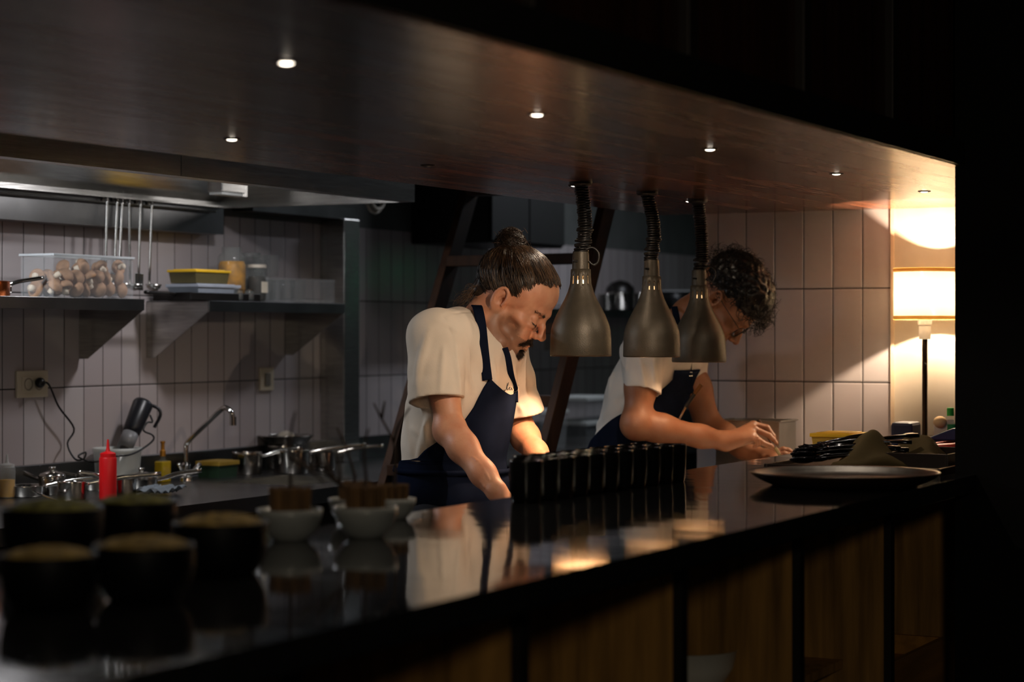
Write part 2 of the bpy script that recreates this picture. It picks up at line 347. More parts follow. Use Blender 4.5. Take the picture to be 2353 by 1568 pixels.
# ---- pass counter
STONE = None
def stone():
    m = bpy.data.materials.new('polished_black_stone'); m.use_nodes = True; N = m.node_tree.nodes; L = m.node_tree.links; b = N['Principled BSDF']
    tc = N.new('ShaderNodeTexCoord'); n = N.new('ShaderNodeTexNoise'); n.inputs['Scale'].default_value = 22; n.inputs['Detail'].default_value = 5; L.new(tc.outputs['Object'], n.inputs[0])
    r = N.new('ShaderNodeValToRGB'); L.new(n.outputs[0], r.inputs[0]); e = r.color_ramp.elements; e[0].color = (.006, .007, .008, 1); e[1].color = (.014, .014, .015, 1); L.new(r.outputs[0], b.inputs['Base Color'])
    mp = N.new('ShaderNodeMapping'); L.new(tc.outputs['Object'], mp.inputs[0]); mp.inputs['Rotation'].default_value = (0, 0, -TH); mp.inputs['Scale'].default_value = (3.0, .6, 1)
    n2 = N.new('ShaderNodeTexNoise'); n2.inputs['Scale'].default_value = 3.5; n2.inputs['Detail'].default_value = 2; L.new(mp.outputs[0], n2.inputs[0])
    n3 = N.new('ShaderNodeTexNoise'); n3.inputs['Scale'].default_value = 260; L.new(tc.outputs['Object'], n3.inputs[0])
    bp = N.new('ShaderNodeBump'); bp.inputs['Strength'].default_value = .035; bp.inputs['Distance'].default_value = .02; L.new(n2.outputs[0], bp.inputs['Height'])
    L.new(bp.outputs[0], b.inputs['Normal']); b.inputs['Roughness'].default_value = .055
    b.inputs['Specular IOR Level'].default_value = .5; b.inputs['IOR'].default_value = 1.5
    return m
STONE = stone(); CZ = HC - .336
cnt = empty('pass_counter', (3.0, 1.6, 0), 'long bar counter with polished black top and wooden cubbies below', 'counter')
part(MB().box((-1.2, 1.262, CZ - .040), (4.80, 1.93, CZ)).box((4.80, 1.313, CZ - .040), (6.37, 1.93, CZ)), 'countertop', STONE, cnt, 'polished black stone top')
part(MB().box((-1.2, 1.385, CZ - .078), (6.37, 1.90, CZ - .040)), 'rail', M('black_rail', rgb(24, 20, 18), .5), cnt)
part(MB().box((-1.2, 1.885, 0), (6.37, 1.905, CZ - .078)), 'back_panel', WOOD, cnt)
fin_x = [4.536 - .61*k for k in range(9)] + [5.146, 5.756]
for x in fin_x:
    part(MB().box((x, 1.40, 0), (x + .018, 1.885, CZ - .078)), 'divider', WOOD, cnt, 'brown wood divider panel')
    part(MB().box((x - .004, 1.385, 0), (x + .022, 1.402, CZ - .078)), 'divider_edge', M('black_rail', rgb(24, 20, 18), .5), cnt)
for k in range(len(fin_x)):
    x = fin_x[k]
    if x > 4: continue
    part(MB().box((x + .018, 1.50, .65), (x + .61, 1.885, .67)), 'shelf_board', WOOD, cnt)
part(MB().box((4.555, 1.41, .50), (5.146, 1.885, .52)), 'shelf_board', WOOD, cnt)
# things in the cubbies
b = WY(1580, 1540, 1.62); rb = .085
bw = MB().lathe([(r_*1.2, z_*1.22) for r_, z_ in [(.0001, 0), (.035, 0), (.038, .004), (.06, .025), (.078, .055), (.085, .085), (.087, .086), (.083, .084), (.074, .054), (.056, .030), (.03, .012), (.0001, .010)]], n=40)
tag(bw.build('bowl', WHITE, smooth='all', loc=(b[0], b[1], .67)), 'white bowl on the shelf inside a counter cubby, bottom edge of the picture', 'bowl')
OAK = M('pale_oak_crate', rgb(170, 120, 50), .5, var=.35, scale=5, stretch=(.6, 6, 6))
cr = empty('wooden_crate', (4.86, 1.58, .52), 'open wooden crate tucked in the rightmost visible cubby, holding a white napkin', 'crate')
part(MB().box((4.62, 1.425, .521), (5.13, 1.440, .648)).box((4.62, 1.715, .521), (5.13, 1.73, .648)).box((4.62, 1.44, .521), (4.635, 1.715, .648)).box((5.115, 1.44, .521), (5.13, 1.715, .648)), 'side_boards', OAK, cr, bevel=.001)
part(MB().box((4.635, 1.44, .521), (5.115, 1.715, .600)), 'bottom_board', OAK, cr)
tag(MB().box((4.66, 1.47, .6005), (4.86, 1.64, .612), rz=.15).build('folded_napkin', M('white_napkin_cloth', rgb(200, 200, 196), .9, bump=.2), bevel=.003), 'folded white napkin lying in the wooden crate', 'napkin')

# lower worktop on the kitchen side of the pass
wt = empty('prep_table', (3.4, 2.2, 0), 'steel prep table on the kitchen side of the pass counter, mostly hidden', 'table')
part(MB().box((1.0, 1.932, .87), (6.36, 2.44, .90)), 'table_top', DSTEEL, wt, bevel=.002)
part(MB().box((1.0, 1.95, .12), (6.36, 2.40, .15)), 'lower_shelf', DSTEEL, wt)
for x in (1.05, 2.8, 4.5, 6.3):
    for y in (1.97, 2.40): part(MB().box((x-.02, y-.02, 0), (x+.02, y+.02, .87)), 'leg', STEEL, wt)

# ---- stainless hood
hd = empty('extractor_hood', (4.5, 3.8, HC + .43), 'large stainless steel extractor hood above the back worktop', 'hood')
HZ = HC + .427
part(MB().box((-1, 3.42, HZ), (4.62, 3.435, 2.9)), 'front_panel', STEEL, hd, 'front sheet left of the seam')
part(MB().box((4.622, 3.42, HZ), (5.90, 3.435, 2.9)), 'front_panel', STEEL, hd, 'front sheet right of the seam')
part(MB().box((5.885, 3.435, HZ), (5.90, 4.20, 2.9)), 'end_panel', STEEL, hd)
part(MB().box((-1, 4.19, HZ), (5.885, 4.20, 2.9)), 'back_sheet', STEEL, hd)
part(MB().prism([(-1, 3.9, HZ + .30), (-1, 4.19, HZ + .02), (-1, 4.19, HZ + .03), (-1, 3.9, HZ + .31)], (6.88, 0, 0)), 'baffle', STEEL, hd)
part(MB().box((-1, 3.435, HZ), (5.885, 3.47, HZ + .006)).box((-1, 4.16, HZ), (5.885, 4.19, HZ + .006)), 'gutter', STEEL, hd)
part(MB().box((-1, 3.435, HZ + .62), (5.885, 4.19, HZ + .63)), 'inner_roof', STEEL, hd)
part(MB().box((-1, 4.20, HZ - .09), (5.92, 4.285, HZ + .04)), 'wall_channel', DSTEEL, hd)
a = WY(520, 430, 4.0)
hl = empty('hood_fixture', tuple(a), 'small boxy steel light fixture under the hood corner', 'light fixture')
MB().cbox((0, 0, 0), (.13, .06, .04)).build('housing', STEEL, hl, bevel=.003); MB().cbox((0, 0, -.024), (.12, .05, .008)).build('diffuser', MILKY, hl)
MB().cbox((.08, 0, -.005), (.03, .04, .05)).build('end_bracket', STEEL, hl, bevel=.002)
rail = empty('hanging_rail', (4.6, 4.185, HC + .41), 'thin steel rail under the back of the hood carrying ladles', 'rail')
part(MB().tube([(3.4, 4.185, HC + .412), (5.85, 4.185, HC + .412)], .004, 8), 'bar', STEEL, rail, smooth=True)
for x in (3.5, 4.6, 5.8): part(MB().tube([(x, 4.185, HC+.412), (x, 4.197, HC+.412)], .004, 6), 'bracket', STEEL, rail)
# coiled hose
a = WY(861, 452, 4.18)
hs = MB(); pts = [np.array([math.cos(t)*.062, 0, math.sin(t)*.062]) for t in np.linspace(-PI - .1, .1, 22)]
hs.tube(pts, .007, 8); hs.tube([p*.86 + np.array([0, -.014, .004]) for p in pts], .007, 8)
ho = empty('white_hose', tuple(a), 'white hose looped below a flat bar beside the right end of the hood', 'hose')
hs.build('loop', M('white_hose_plastic', rgb(190, 180, 165), .5), ho, smooth='all')
MB().box((-.16, -.02, -.016), (-.02, .02, 0)).build('flat_bar', M('white_hose_plastic', rgb(190, 180, 165), .5), ho, bevel=.003)

# ---- shelves on the back wall
def shelf(x0, x1, brk, label):
    s = empty('wall_shelf', ((x0+x1)/2, 4.15, HC + .10), label, 'shelf', 'steel wall shelves')
    zt = HC + .102
    part(MB().box((x0, 4.03, zt - .003), (x1, 4.288, zt)).box((x0, 4.03, zt - .036), (x1, 4.034, zt)), 'board', DSTEEL, s, bevel=.001)
    for x in brk:
        part(MB().prism([(x, 4.035, zt-.004), (x, 4.288, zt-.004), (x, 4.288, zt - .19), (x, 4.255, zt - .19), (x, 4.035, zt - .036)], (.003, 0, 0)), 'bracket', STEEL, s)
    return zt
SZ = shelf(2.6, 5.253, (2.63, 3.9, 5.25), 'left steel wall shelf below the hood, holding the box of mushrooms')
shelf(5.60, 6.44, (5.60, 6.437), 'right steel wall shelf below the hood, holding jars and glasses')
shelf(7.7, 10.4, (7.75, 8.6), 'far steel wall shelf of pots, behind the hanging lamps')

# steel column
co = empty('steel_column', (6.73, 4.23, .9), 'boxed stainless column against the back wall, right of the shelves', 'column')
part(MB().box((6.68, 4.18, .921), (6.79, 4.289, HC + .43)), 'casing', STEEL, co, bevel=.004)
part(MB().box((6.10, 4.20, HC + .43), (6.80, 4.289, HC + .475)), 'top_channel', DSTEEL, co)

# dark hooded opening behind the chefs
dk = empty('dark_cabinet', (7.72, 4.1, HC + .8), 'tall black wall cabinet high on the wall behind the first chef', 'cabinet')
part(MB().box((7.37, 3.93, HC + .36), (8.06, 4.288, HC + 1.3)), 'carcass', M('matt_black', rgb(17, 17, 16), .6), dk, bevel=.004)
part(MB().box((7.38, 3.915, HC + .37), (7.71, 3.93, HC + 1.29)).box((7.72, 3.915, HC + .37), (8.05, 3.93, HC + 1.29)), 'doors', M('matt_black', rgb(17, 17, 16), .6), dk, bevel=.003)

# ---- back worktop with sink
BZ = HC - .50
bwk = empty('back_worktop', (5.5, 4.0, 0), 'long dark steel worktop with a sink along the tiled back wall', 'worktop')
sx0, sx1, sy0, sy1 = 5.62, 6.02, 3.68, 4.02
part(MB().box((2, 3.55, BZ - .004), (sx0, 4.289, BZ)).box((sx1, 3.55, BZ - .004), (10.9, 4.289, BZ)).box((sx0, 3.55, BZ - .004), (sx1, sy0, BZ)).box((sx0, sy1, BZ - .004), (sx1, 4.289, BZ)), 'worktop_surface', DSTEEL, bwk)
part(MB().box((2, 3.546, BZ - .045), (10.9, 3.552, BZ + .002)), 'front_edge', DSTEEL, bwk)
part(MB().box((2, 4.262, BZ), (10.9, 4.289, BZ + .085)), 'upstand', DSTEEL, bwk, bevel=.002)
part(MB().box((sx0, sy0, BZ - .16), (sx1, sy1, BZ - .157)).box((sx0, sy0, BZ-.16), (sx0+.003, sy1, BZ)).box((sx1-.003, sy0, BZ-.16), (sx1, sy1, BZ)).box((sx0, sy0, BZ-.16), (sx1, sy0+.003, BZ)).box((sx0, sy1-.003, BZ-.16), (sx1, sy1, BZ)), 'sink_basin', STEEL, bwk)
part(MB().box((2, 3.64, .1), (10.9, 3.66, BZ - .045)), 'cupboard_front', M('matt_black', rgb(17, 17, 16), .6), bwk)

# ---- wooden ladder
ld = empty('wooden_ladder', (5.6, 3.2, 0), 'brown wooden ladder leaning in the aisle behind the chefs', 'ladder')
sl = .57
def LX(z): return 5.86 + (z - HC + .45)*sl
def stile(y, dx):
    z0, z1 = 0, HC + .78
    return MB().prism([(LX(z0) + dx - .045, y, z0), (LX(z0) + dx + .045, y, z0), (LX(z1) + dx + .045, y, z1), (LX(z1) + dx - .045, y, z1)], (0, .028, 0))
part(stile(3.515, .08), 'stile', LADW, ld, bevel=.002); part(stile(2.92, 0), 'stile', LADW, ld, bevel=.002)
for z in [HC + d for d in (.50, .245, .01, -.225, -.46, -.70, -.95, -1.2)]:
    part(MB().prism([(LX(z) - .035, 2.948, z - .018), (LX(z) + .04, 2.948, z - .018), (LX(z) + .04, 2.948, z + .018), (LX(z) - .035, 2.948, z + .018)], (.06, .567, 0)), 'rung', LADW, ld, bevel=.002)

# ---- table lamp
la = empty('table_lamp', (6.205, 1.79, CZ), 'lit table lamp with a white drum shade standing at the end wall', 'lamp')
lx, ly = 6.205, 1.79
zt, zb = HC + .192, HC + .038
part(MB().lathe([(.094, 0), (.0945, .154)], c=(lx, ly, zb), n=48), 'lamp_shade', M('lit_paper_shade', (.93, .88, .78, 1), .8, var=.02, transl=.75), la, smooth='all', solid=.0008)
for z in (zb + .004, zt - .004): part(MB().lathe([(.0955, -.006), (.0965, 0), (.0955, .006)], c=(lx, ly, z), n=48), 'shade_band', M('ochre_band', rgb(200, 150, 80), .7, transl=.3), la, smooth='all')
part(MB().lathe([(.018, -.062), (.018, -.02), (.021, -.018), (.023, .01), (.010, .014)], c=(lx, ly, zb), n=24), 'bulb_holder', M('white_plastic', rgb(225, 215, 200), .5), la, smooth=True)
part(MB().tube([(lx, ly, CZ + .015), (lx, ly, zb - .06)], .0085, 12), 'stem', M('bronze_tube', rgb(70, 55, 42), .3, .8), la, smooth=True)
part(MB().ball((lx, ly, HC + .075), (.016, .016, .018), 12), 'bulb', M('lamp_bulb', (1, 1, 1, 1), emit=(1, .75, .45, 1), es=40), la, smooth='all')
part(MB().lathe([(.0001, 0), (.06, 0), (.062, .008), (.05, .016), (.0001, .018)], c=(lx, ly, CZ), n=32), 'base', M('bronze_tube', rgb(70, 55, 42), .3, .8), la, smooth=True)
part(MB().tube([(lx - .012, ly - .004, HC - .10), (lx - .008, ly - .004, HC - .10)], .004, 8), 'switch', BLACK, la)
lamp('table_lamp_bulb', 'POINT', (lx, ly, HC + .098), 32, (1.0, .78, .54), .008)
# ================================================================ people: smooth implicit bodies turned into one mesh
def nrm(v): v = np.array(v, float); return v/np.linalg.norm(v)
class Field:
    def __init__(s): s.ops = []
    def cap(s, a, b, ra, rb=None, k=.012, sub=False, flat=None):
        """tapered capsule; flat=(direction, factor) squashes it along a direction"""
        a = np.array(a, float); b = np.array(b, float); rb = ra if rb is None else rb
        s.ops.append(('cap', a, b, ra, rb, k, sub, flat, (a+b)/2, np.linalg.norm(a-b)/2 + max(ra, rb)*(1.0 if not flat else max(1, 1/flat[1])))); return s
    def chain(s, pts, rs, k=.012, **kw):
        for i in range(len(pts)-1): s.cap(pts[i], pts[i+1], rs[i], rs[i+1], k, **kw)
        return s
    def ell(s, c, r, R=None, k=.02, sub=False):
        c = np.array(c, float); r = np.array(r, float); R = np.eye(3) if R is None else np.array(R, float)   # rows of R: local axes
        s.ops.append(('ell', c, r, R, None, k, sub, None, c, float(r.max()))); return s
    def cut(s, p, n, k=.001):                   # removes the side that n points to
        s.ops.append(('cut', np.array(p, float), nrm(n), 0, 0, k, True, None, None, 1e9)); return s
    def cutball(s, p, n, c, R, k=.001):         # the same, only inside a ball
        s.ops.append(('cutb', np.array(p, float), nrm(n), np.array(c, float), R, k, True, None, np.array(c, float), R)); return s
    def fld(s, f2, c, R, k=.02): s.ops.append(('fld', f2, 0, 0, 0, k, False, None, np.array(c, float), R)); return s
    def disp(s, fn): s.ops.append(('disp', fn, 0, 0, 0, 0, False, None, None, 1e9)); return s
    def prim(s, o, Q):
        t = o[0]
        if t == 'cap':
            a, b, ra, rb, fl = o[1], o[2], o[3], o[4], o[7]
            ab = b - a; L2 = ab.dot(ab) + 1e-12; q = Q - a; h = np.clip(q @ ab/L2, 0, 1); w = q - h[:, None]*ab
            if fl:
                dl = w @ fl[0]; w = w + (dl*(1/fl[1] - 1))[:, None]*fl[0]
                return (np.sqrt((w*w).sum(1)) - (ra + (rb - ra)*h))*max(fl[1], .5)
            return np.sqrt((w*w).sum(1)) - (ra + (rb - ra)*h)
        if t == 'ell':
            q = (Q - o[1]) @ o[3].T; k0 = np.sqrt(((q/o[2])**2).sum(1)); k1 = np.sqrt(((q/o[2]**2)**2).sum(1)) + 1e-9
            return np.where(k0 < 1e-3, -o[2].min(), k0*(k0 - 1)/k1)
        if t == 'fld': return o[1](Q)
        if t == 'cut': return -((Q - o[1]) @ o[2])
        if t == 'cutb': return np.maximum(-((Q - o[1]) @ o[2]), np.sqrt(((Q - o[3])**2).sum(1)) - o[4])
    def __call__(s, Q, use=None, out=None):
        d = np.full(len(Q), .5)
        for i, o in enumerate(s.ops):
            if use is not None and not use[i]: continue
            if o[0] == 'disp': d = d + o[1](Q); continue
            e = s.prim(o, Q); k = o[5]
            if out is not None: out[i] = e
            if o[6]:
                h = np.clip(.5 - .5*(d + e)/k, 0, 1); d = d*(1-h) - e*h + k*h*(1-h)
            else:
                h = np.clip(.5 + .5*(e - d)/k, 0, 1); d = e*(1-h) + d*h - k*h*(1-h)
        return d

def surface(f, lo, hi, h):
    """surface nets on the zero level of f"""
    lo = np.array(lo, float); Bk = 10; n = np.ceil((np.array(hi) - lo)/h/Bk).astype(int); dim = n*Bk + 1
    g = np.full(tuple(dim), .5, np.float32)
    ax = np.arange(Bk + 1)*h; loc = np.stack(np.meshgrid(ax, ax, ax, indexing='ij'), -1).reshape(-1, 3)
    idx = np.stack(np.meshgrid(*[np.arange(k) for k in n], indexing='ij'), -1).reshape(-1, 3)
    cen = lo + (idx + .5)*Bk*h; rad = Bk*h*.87
    E = np.full((len(f.ops), len(cen)), -9.0); dc = f(cen, None, E); ks = np.array([o[5] if o[0] != 'disp' else 0 for o in f.ops])
    near = np.abs(dc) <= rad*1.1 + .008
    far = ~near
    for ij, d0 in zip(idx[far], dc[far]):
        i, j, k = ij*Bk
        if d0 < 0: g[i:i+Bk+1, j:j+Bk+1, k:k+Bk+1] = -.5
    U = E[:, near] < (rad*1.5 + ks + .006)[:, None]
    for q, (ij, c) in enumerate(zip(idx[near], cen[near])):
        i, j, k = ij*Bk
        g[i:i+Bk+1, j:j+Bk+1, k:k+Bk+1] = f(c - Bk*h/2 + loc, U[:, q]).reshape(Bk+1, Bk+1, Bk+1)
    s = g < 0; nx, ny, nz = [d - 1 for d in g.shape]
    cnt = np.zeros((nx, ny, nz), np.int8)
    for a in (0, 1):
        for b in (0, 1):
            for c in (0, 1): cnt += s[a:nx+a, b:ny+b, c:nz+c]
    act = (cnt > 0) & (cnt < 8); I = np.argwhere(act)
    vid = np.full(act.shape, -1, np.int64); vid[act] = np.arange(len(I))
    acc = np.zeros((len(I), 3)); m = np.zeros(len(I))
    cor = [(a, b, c) for a in (0, 1) for b in (0, 1) for c in (0, 1)]
    val = {q: g[I[:, 0]+q[0], I[:, 1]+q[1], I[:, 2]+q[2]].astype(float) for q in cor}
    for p in cor:
        for q in cor:
            if sum(q) - sum(p) == 1 and sum(abs(x-y) for x, y in zip(p, q)) == 1:
                va, vb = val[p], val[q]; x = (va < 0) != (vb < 0)
                t = np.where(x, va/(va - vb + 1e-20), 0)[:, None]
                acc += np.where(x[:, None], np.array(p) + t*(np.array(q) - np.array(p)), 0); m += x
    V = lo + (I + acc/m[:, None])*h
    Fs = []
    for a in range(3):
        b, c = (a+1) % 3, (a+2) % 3
        sl = [slice(0, nx), slice(0, ny), slice(0, nz)]
        A = s[:nx, :ny, :nz] if True else None
        sh = [0, 0, 0]; sh[a] = 1; Bq = s[sh[0]:nx+sh[0], sh[1]:ny+sh[1], sh[2]:nz+sh[2]]
        E = np.argwhere(A != Bq); E = E[(E[:, b] > 0) & (E[:, c] > 0)]
        def gid(db, dcc):
            q = E.copy(); q[:, b] -= db; q[:, c] -= dcc; return vid[q[:, 0], q[:, 1], q[:, 2]]
        quad = np.stack([gid(0, 0), gid(1, 0), gid(1, 1), gid(0, 1)], 1)
        flip = ~A[E[:, 0], E[:, 1], E[:, 2]]; quad[flip] = quad[flip][:, ::-1]
        Fs.append(quad)
    Q = np.concatenate(Fs); Q = Q[(Q >= 0).all(1)]
    return V, Q
def np_mesh(name, V, Q, mat, parent=None, smooth=2):
    if smooth and len(V):                        # light Taubin smoothing to take the grid steps off
        e = np.concatenate([Q[:, [0, 1]], Q[:, [1, 2]], Q[:, [2, 3]], Q[:, [3, 0]]])
        deg = np.bincount(e.ravel(), minlength=len(V))[:, None]
        for it in range(smooth):
            for lam in (.5, -.52):
                acc = np.zeros_like(V)
                for k in range(3):
                    acc[:, k] = np.bincount(e[:, 0], V[e[:, 1], k], len(V)) + np.bincount(e[:, 1], V[e[:, 0], k], len(V))
                V = V + lam*(acc/np.maximum(deg, 1) - V)
    me = bpy.data.meshes.new(name); me.vertices.add(len(V)); me.vertices.foreach_set('co', V.astype(np.float32).ravel())
    k = Q.shape[1]; me.loops.add(len(Q)*k); me.loops.foreach_set('vertex_index', Q.astype(np.int32).ravel())
    me.polygons.add(len(Q)); me.polygons.foreach_set('loop_start', np.arange(len(Q), dtype=np.int32)*k)
    try: me.polygons.foreach_set('loop_total', np.full(len(Q), k, np.int32))
    except Exception: pass
    me.update(calc_edges=True); me.validate(); me.polygons.foreach_set('use_smooth', [True]*len(me.polygons))
    o = bpy.data.objects.new(name, me); C.objects.link(o); me.materials.append(mat)
    if parent: loc0(o, parent)
    return o
def strands(name, lines, r, mat, parent, n=3, taper=True):
    """hairs: each line (k,3) becomes a thin tapering tube; r per line"""
    V = []; Q = []; off = 0; rs = r if hasattr(r, '__len__') else [r]*len(lines)
    for L_, rr in zip(lines, rs):
        L_ = np.asarray(L_); m = len(L_); T = np.gradient(L_, axis=0); T /= np.linalg.norm(T, axis=1)[:, None] + 1e-9
        a = np.array([.3, .2, .93]); N = np.cross(T, a); N /= np.linalg.norm(N, axis=1)[:, None] + 1e-9; B = np.cross(T, N)
        w = rr*(1 - .75*np.linspace(0, 1, m)**2 if taper else np.ones(m))
        for k in range(n): V.append(L_ + (N*math.cos(2*PI*k/n) + B*math.sin(2*PI*k/n))*w[:, None])
        i = np.arange(m-1)
        for k in range(n): Q.append(np.stack([off + k*m + i, off + ((k+1) % n)*m + i, off + ((k+1) % n)*m + i + 1, off + k*m + i + 1], 1))
        off += n*m
    return np_mesh(name, np.concatenate(V), np.concatenate(Q), mat, parent, smooth=0)

def skin_mat(name, base, red, rough=.42):
    m = bpy.data.materials.new(name); m.use_nodes = True; N = m.node_tree.nodes; L = m.node_tree.links; b = N['Principled BSDF']
    tc = N.new('ShaderNodeTexCoord'); n = N.new('ShaderNodeTexNoise'); n.inputs['Scale'].default_value = 26; n.inputs['Detail'].default_value = 5; L.new(tc.outputs['Object'], n.inputs[0])
    r = N.new('ShaderNodeValToRGB'); L.new(n.outputs[0], r.inputs[0]); e = r.color_ramp.elements; e[0].position = .32; e[1].position = .7; e[0].color = red; e[1].color = base; at = N.new('ShaderNodeAttribute'); at.attribute_name = 'stubble_area'; mxx = N.new('ShaderNodeMixRGB'); L.new(at.outputs['Fac'], mxx.inputs[0]); L.new(r.outputs[0], mxx.inputs[1]); mxx.inputs[2].default_value = (.085, .045, .028, 1); L.new(mxx.outputs[0], b.inputs['Base Color'])
    n2 = N.new('ShaderNodeTexNoise'); n2.inputs['Scale'].default_value = 220; n2.inputs['Detail'].default_value = 3; L.new(tc.outputs['Object'], n2.inputs[0])
    bp = N.new('ShaderNodeBump'); bp.inputs['Strength'].default_value = .22; bp.inputs['Distance'].default_value = .0015; L.new(n2.outputs[0], bp.inputs['Height']); L.new(bp.outputs[0], b.inputs['Normal'])
    b.inputs['Roughness'].default_value = rough; b.inputs['Subsurface Weight'].default_value = .12; b.inputs['Subsurface Radius'].default_value = (.010, .004, .002); b.inputs['Subsurface Scale'].default_value = 1
    return m
COTTON = M('cream_cotton', (.70, .60, .50, 1), .9, var=.03, bump=.15, bscale=500, spec=.2)
COTTON2 = M('white_cotton', (.76, .73, .69, 1), .9, var=.03, bump=.15, bscale=500, spec=.2)
NAVY = M('navy_apron_cloth', (.007, .010, .022, 1), 1.0, var=.25, bump=.08, bscale=600, spec=.0)
NAVY2 = M('navy_trouser_cloth', (.008, .010, .018, 1), .9, var=.2)
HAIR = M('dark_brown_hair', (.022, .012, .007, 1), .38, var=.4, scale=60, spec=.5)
HAIRL = M('lighter_brown_hair', (.10, .055, .028, 1), .38, var=.3, scale=60)  # paler brown for part of the strands
HAIR2 = M('black_curly_hair', (.008, .006, .005, 1), .38, var=.4, scale=60)
def rel(f): return f

class Head:
    """local frame: x to the person's right, y out of the face, z to the crown; origin between the eyes inside the skull"""
    def __init__(s, o, fwd_img, yaw, pitch, roll=0, scale=1.0):
        ps, pp = math.radians(yaw), math.radians(pitch)
        hor = RT*math.sin(ps) - FW*math.cos(ps)
        s.y = nrm(hor*math.cos(pp) - UP*math.sin(pp)); s.z = nrm(hor*math.sin(pp) + UP*math.cos(pp)); s.x = np.cross(s.y, s.z)
        if roll:
            c, q = math.cos(math.radians(roll)), math.sin(math.radians(roll)); s.x, s.z = s.x*c + s.z*q, s.z*c - s.x*q
        s.o = np.array(o, float); s.k = scale; s.R = np.stack([s.x, s.y, s.z])
    def w(s, p): p = np.array(p, float); return s.o + (p @ s.R)*s.k
    def Rl(s, ax=None, ang=0):
        if ax is None: return s.R
        A = np.array(Matrix.Rotation(math.radians(ang), 3, ax)); return A.T @ s.R
    def build(s, f, jaw=1.0):
        k = s.k; w = s.w; R = s.R; e = lambda c, r, kk=.02, sub=False, RR=None: f.ell(w(c), np.array(r)*k, R if RR is None else RR, kk*k, sub)
        e((0, -.018, .040), (.074, .094, .080)); e((0, .012, .048), (.066, .078, .062), .03)
        e((0, .028, -.030), (.056, .060, .069), .03)
        e((0, .052, -.070), (.036, .040, .040), .02)
        for sx in (-1, 1):
            f.chain([w((sx*.054, -.004, -.045)), w((sx*.046, .022, -.080)), w((sx*.016, .070, -.098))], [.014*k, .014*k*jaw, .013*k], .028*k)
            e((sx*.046, .050, -.022), (.018, .020, .014), .020)
            e((sx*.062, .012, .028), (.010, .030, .024), .02)
        e((0, .080, -.101), (.019, .013, .013), .014)
        f.cap(w((-.030, .079, .019)), w((.030, .079, .019)), .009*k, .009*k, .016*k)
        f.cap(w((0, .088, .022)), w((0, .086, .010)), .010*k, .008*k, .014*k)
        for sx in (-1, 1):
            e((sx*.031, .094, .001), (.016, .013, .011), .012, True)
        for sx in (-1, 1): e((sx*.062, .042, -.052), (.010, .018, .016), .022, True)
        # nose
        f.chain([w((0, .086, .010)), w((0, .100, -.012)), w((0, .112, -.030))], [.0062*k, .0078*k, .0105*k], .007*k)
        for sx in (-1, 1):
            e((sx*.0125, .099, -.036), (.0085, .0105, .0078), .007)
            e((sx*.007, .104, -.0445), (.0035, .005, .0035), .003, True)
            # eyeball under a lowered lid
            e((sx*.031, .0735, -.001), (.0135, .0125, .0125), .003)
            f.chain([w((sx*.044, .0765, -.0005)), w((sx*.036, .0845, -.0065)), w((sx*.026, .0850, -.0065)), w((sx*.018, .0800, -.003))], [.0018*k]*4, .0025*k)
            e((sx*.033, .079, -.018), (.016, .010, .007), .012)
            # nasolabial fold
            f.chain([w((sx*.020, .0935, -.038)), w((sx*.030, .086, -.060)), w((sx*.031, .078, -.076))], [.0022*k, .0026*k, .0016*k], .008*k, sub=True)
            e((sx*.034, .074, -.052), (.016, .016, .020), .018)
        e((0, .082, -.066), (.026, .014, .020), .014)
        f.chain([w((-.023, .084, -.069)), w((-.010, .0955, -.064)), w((0, .0965, -.0655)), w((.010, .0955, -.064)), w((.023, .084, -.069))], [.003*k, .0052*k, .0048*k, .0052*k, .003*k], .004*k)
        f.chain([w((-.021, .084, -.073)), w((0, .0945, -.0765)), w((.021, .084, -.073))], [.003*k, .0062*k, .003*k], .004*k)
        f.chain([w((-.024, .088, -.0705)), w((0, .1015, -.0700)), w((.024, .088, -.0705))], [.0012*k, .0016*k, .0012*k], .0028*k, sub=True)
        e((0, .089, -.087), (.016, .007, .005), .008, True)
        # ears
        for sx in (-1, 1):
            Re = s.Rl('Z', sx*26)
            f.ell(w((sx*.0755, -.012, -.006)), np.array((.0105, .020, .032))*k, Re, .010*k)
            f.ell(w((sx*.0875, -.010, -.001)), np.array((.0085, .0115, .020))*k, Re, .004*k, True)
            arc = [(sx*(.0830 + .003*math.sin(t)), -.012 - .017*math.cos(t)*-1*-1, -.004 + .028*math.sin(t)) for t in np.linspace(-1.2, 3.6, 14)]
            f.chain([w(a) for a in arc], [.0034*k]*14, .003*k)
            f.chain([w((sx*.080, -.014, -.020)), w((sx*.0815, -.019, -.003)), w((sx*.081, -.011, .010))], [.0032*k]*3, .004*k)
            f.ell(w((sx*.076, .002, -.008)), np.array((.005, .004, .006))*k, R, .005*k)
            f.ell(w((sx*.0735, -.008, -.033)), np.array((.006, .009, .009))*k, R, .006*k)
            f.ell(w((sx*.074, -.004, -.006)), np.array((.010, .0055, .008))*k, R, .003*k, True)
        return f
    def skull(s, d, extra=0):
        """point on the scalp in the local direction d, pushed out by extra"""
        d = nrm(d); best = 0
        for c, r in (((0, -.018, .040), (.074, .094, .080)), ((0, .012, .048), (.066, .078, .062))):
            c = np.array(c); r = np.array(r); o = np.array([0, 0, .03]) - c; A = ((d/r)**2).sum(); Bq = 2*(o*d/r**2).sum(); Cc = ((o/r)**2).sum() - 1
            t = (-Bq + math.sqrt(max(Bq*Bq - 4*A*Cc, 0)))/2/A; best = max(best, t)
        return np.array([0, 0, .03]) + d*(best + extra)

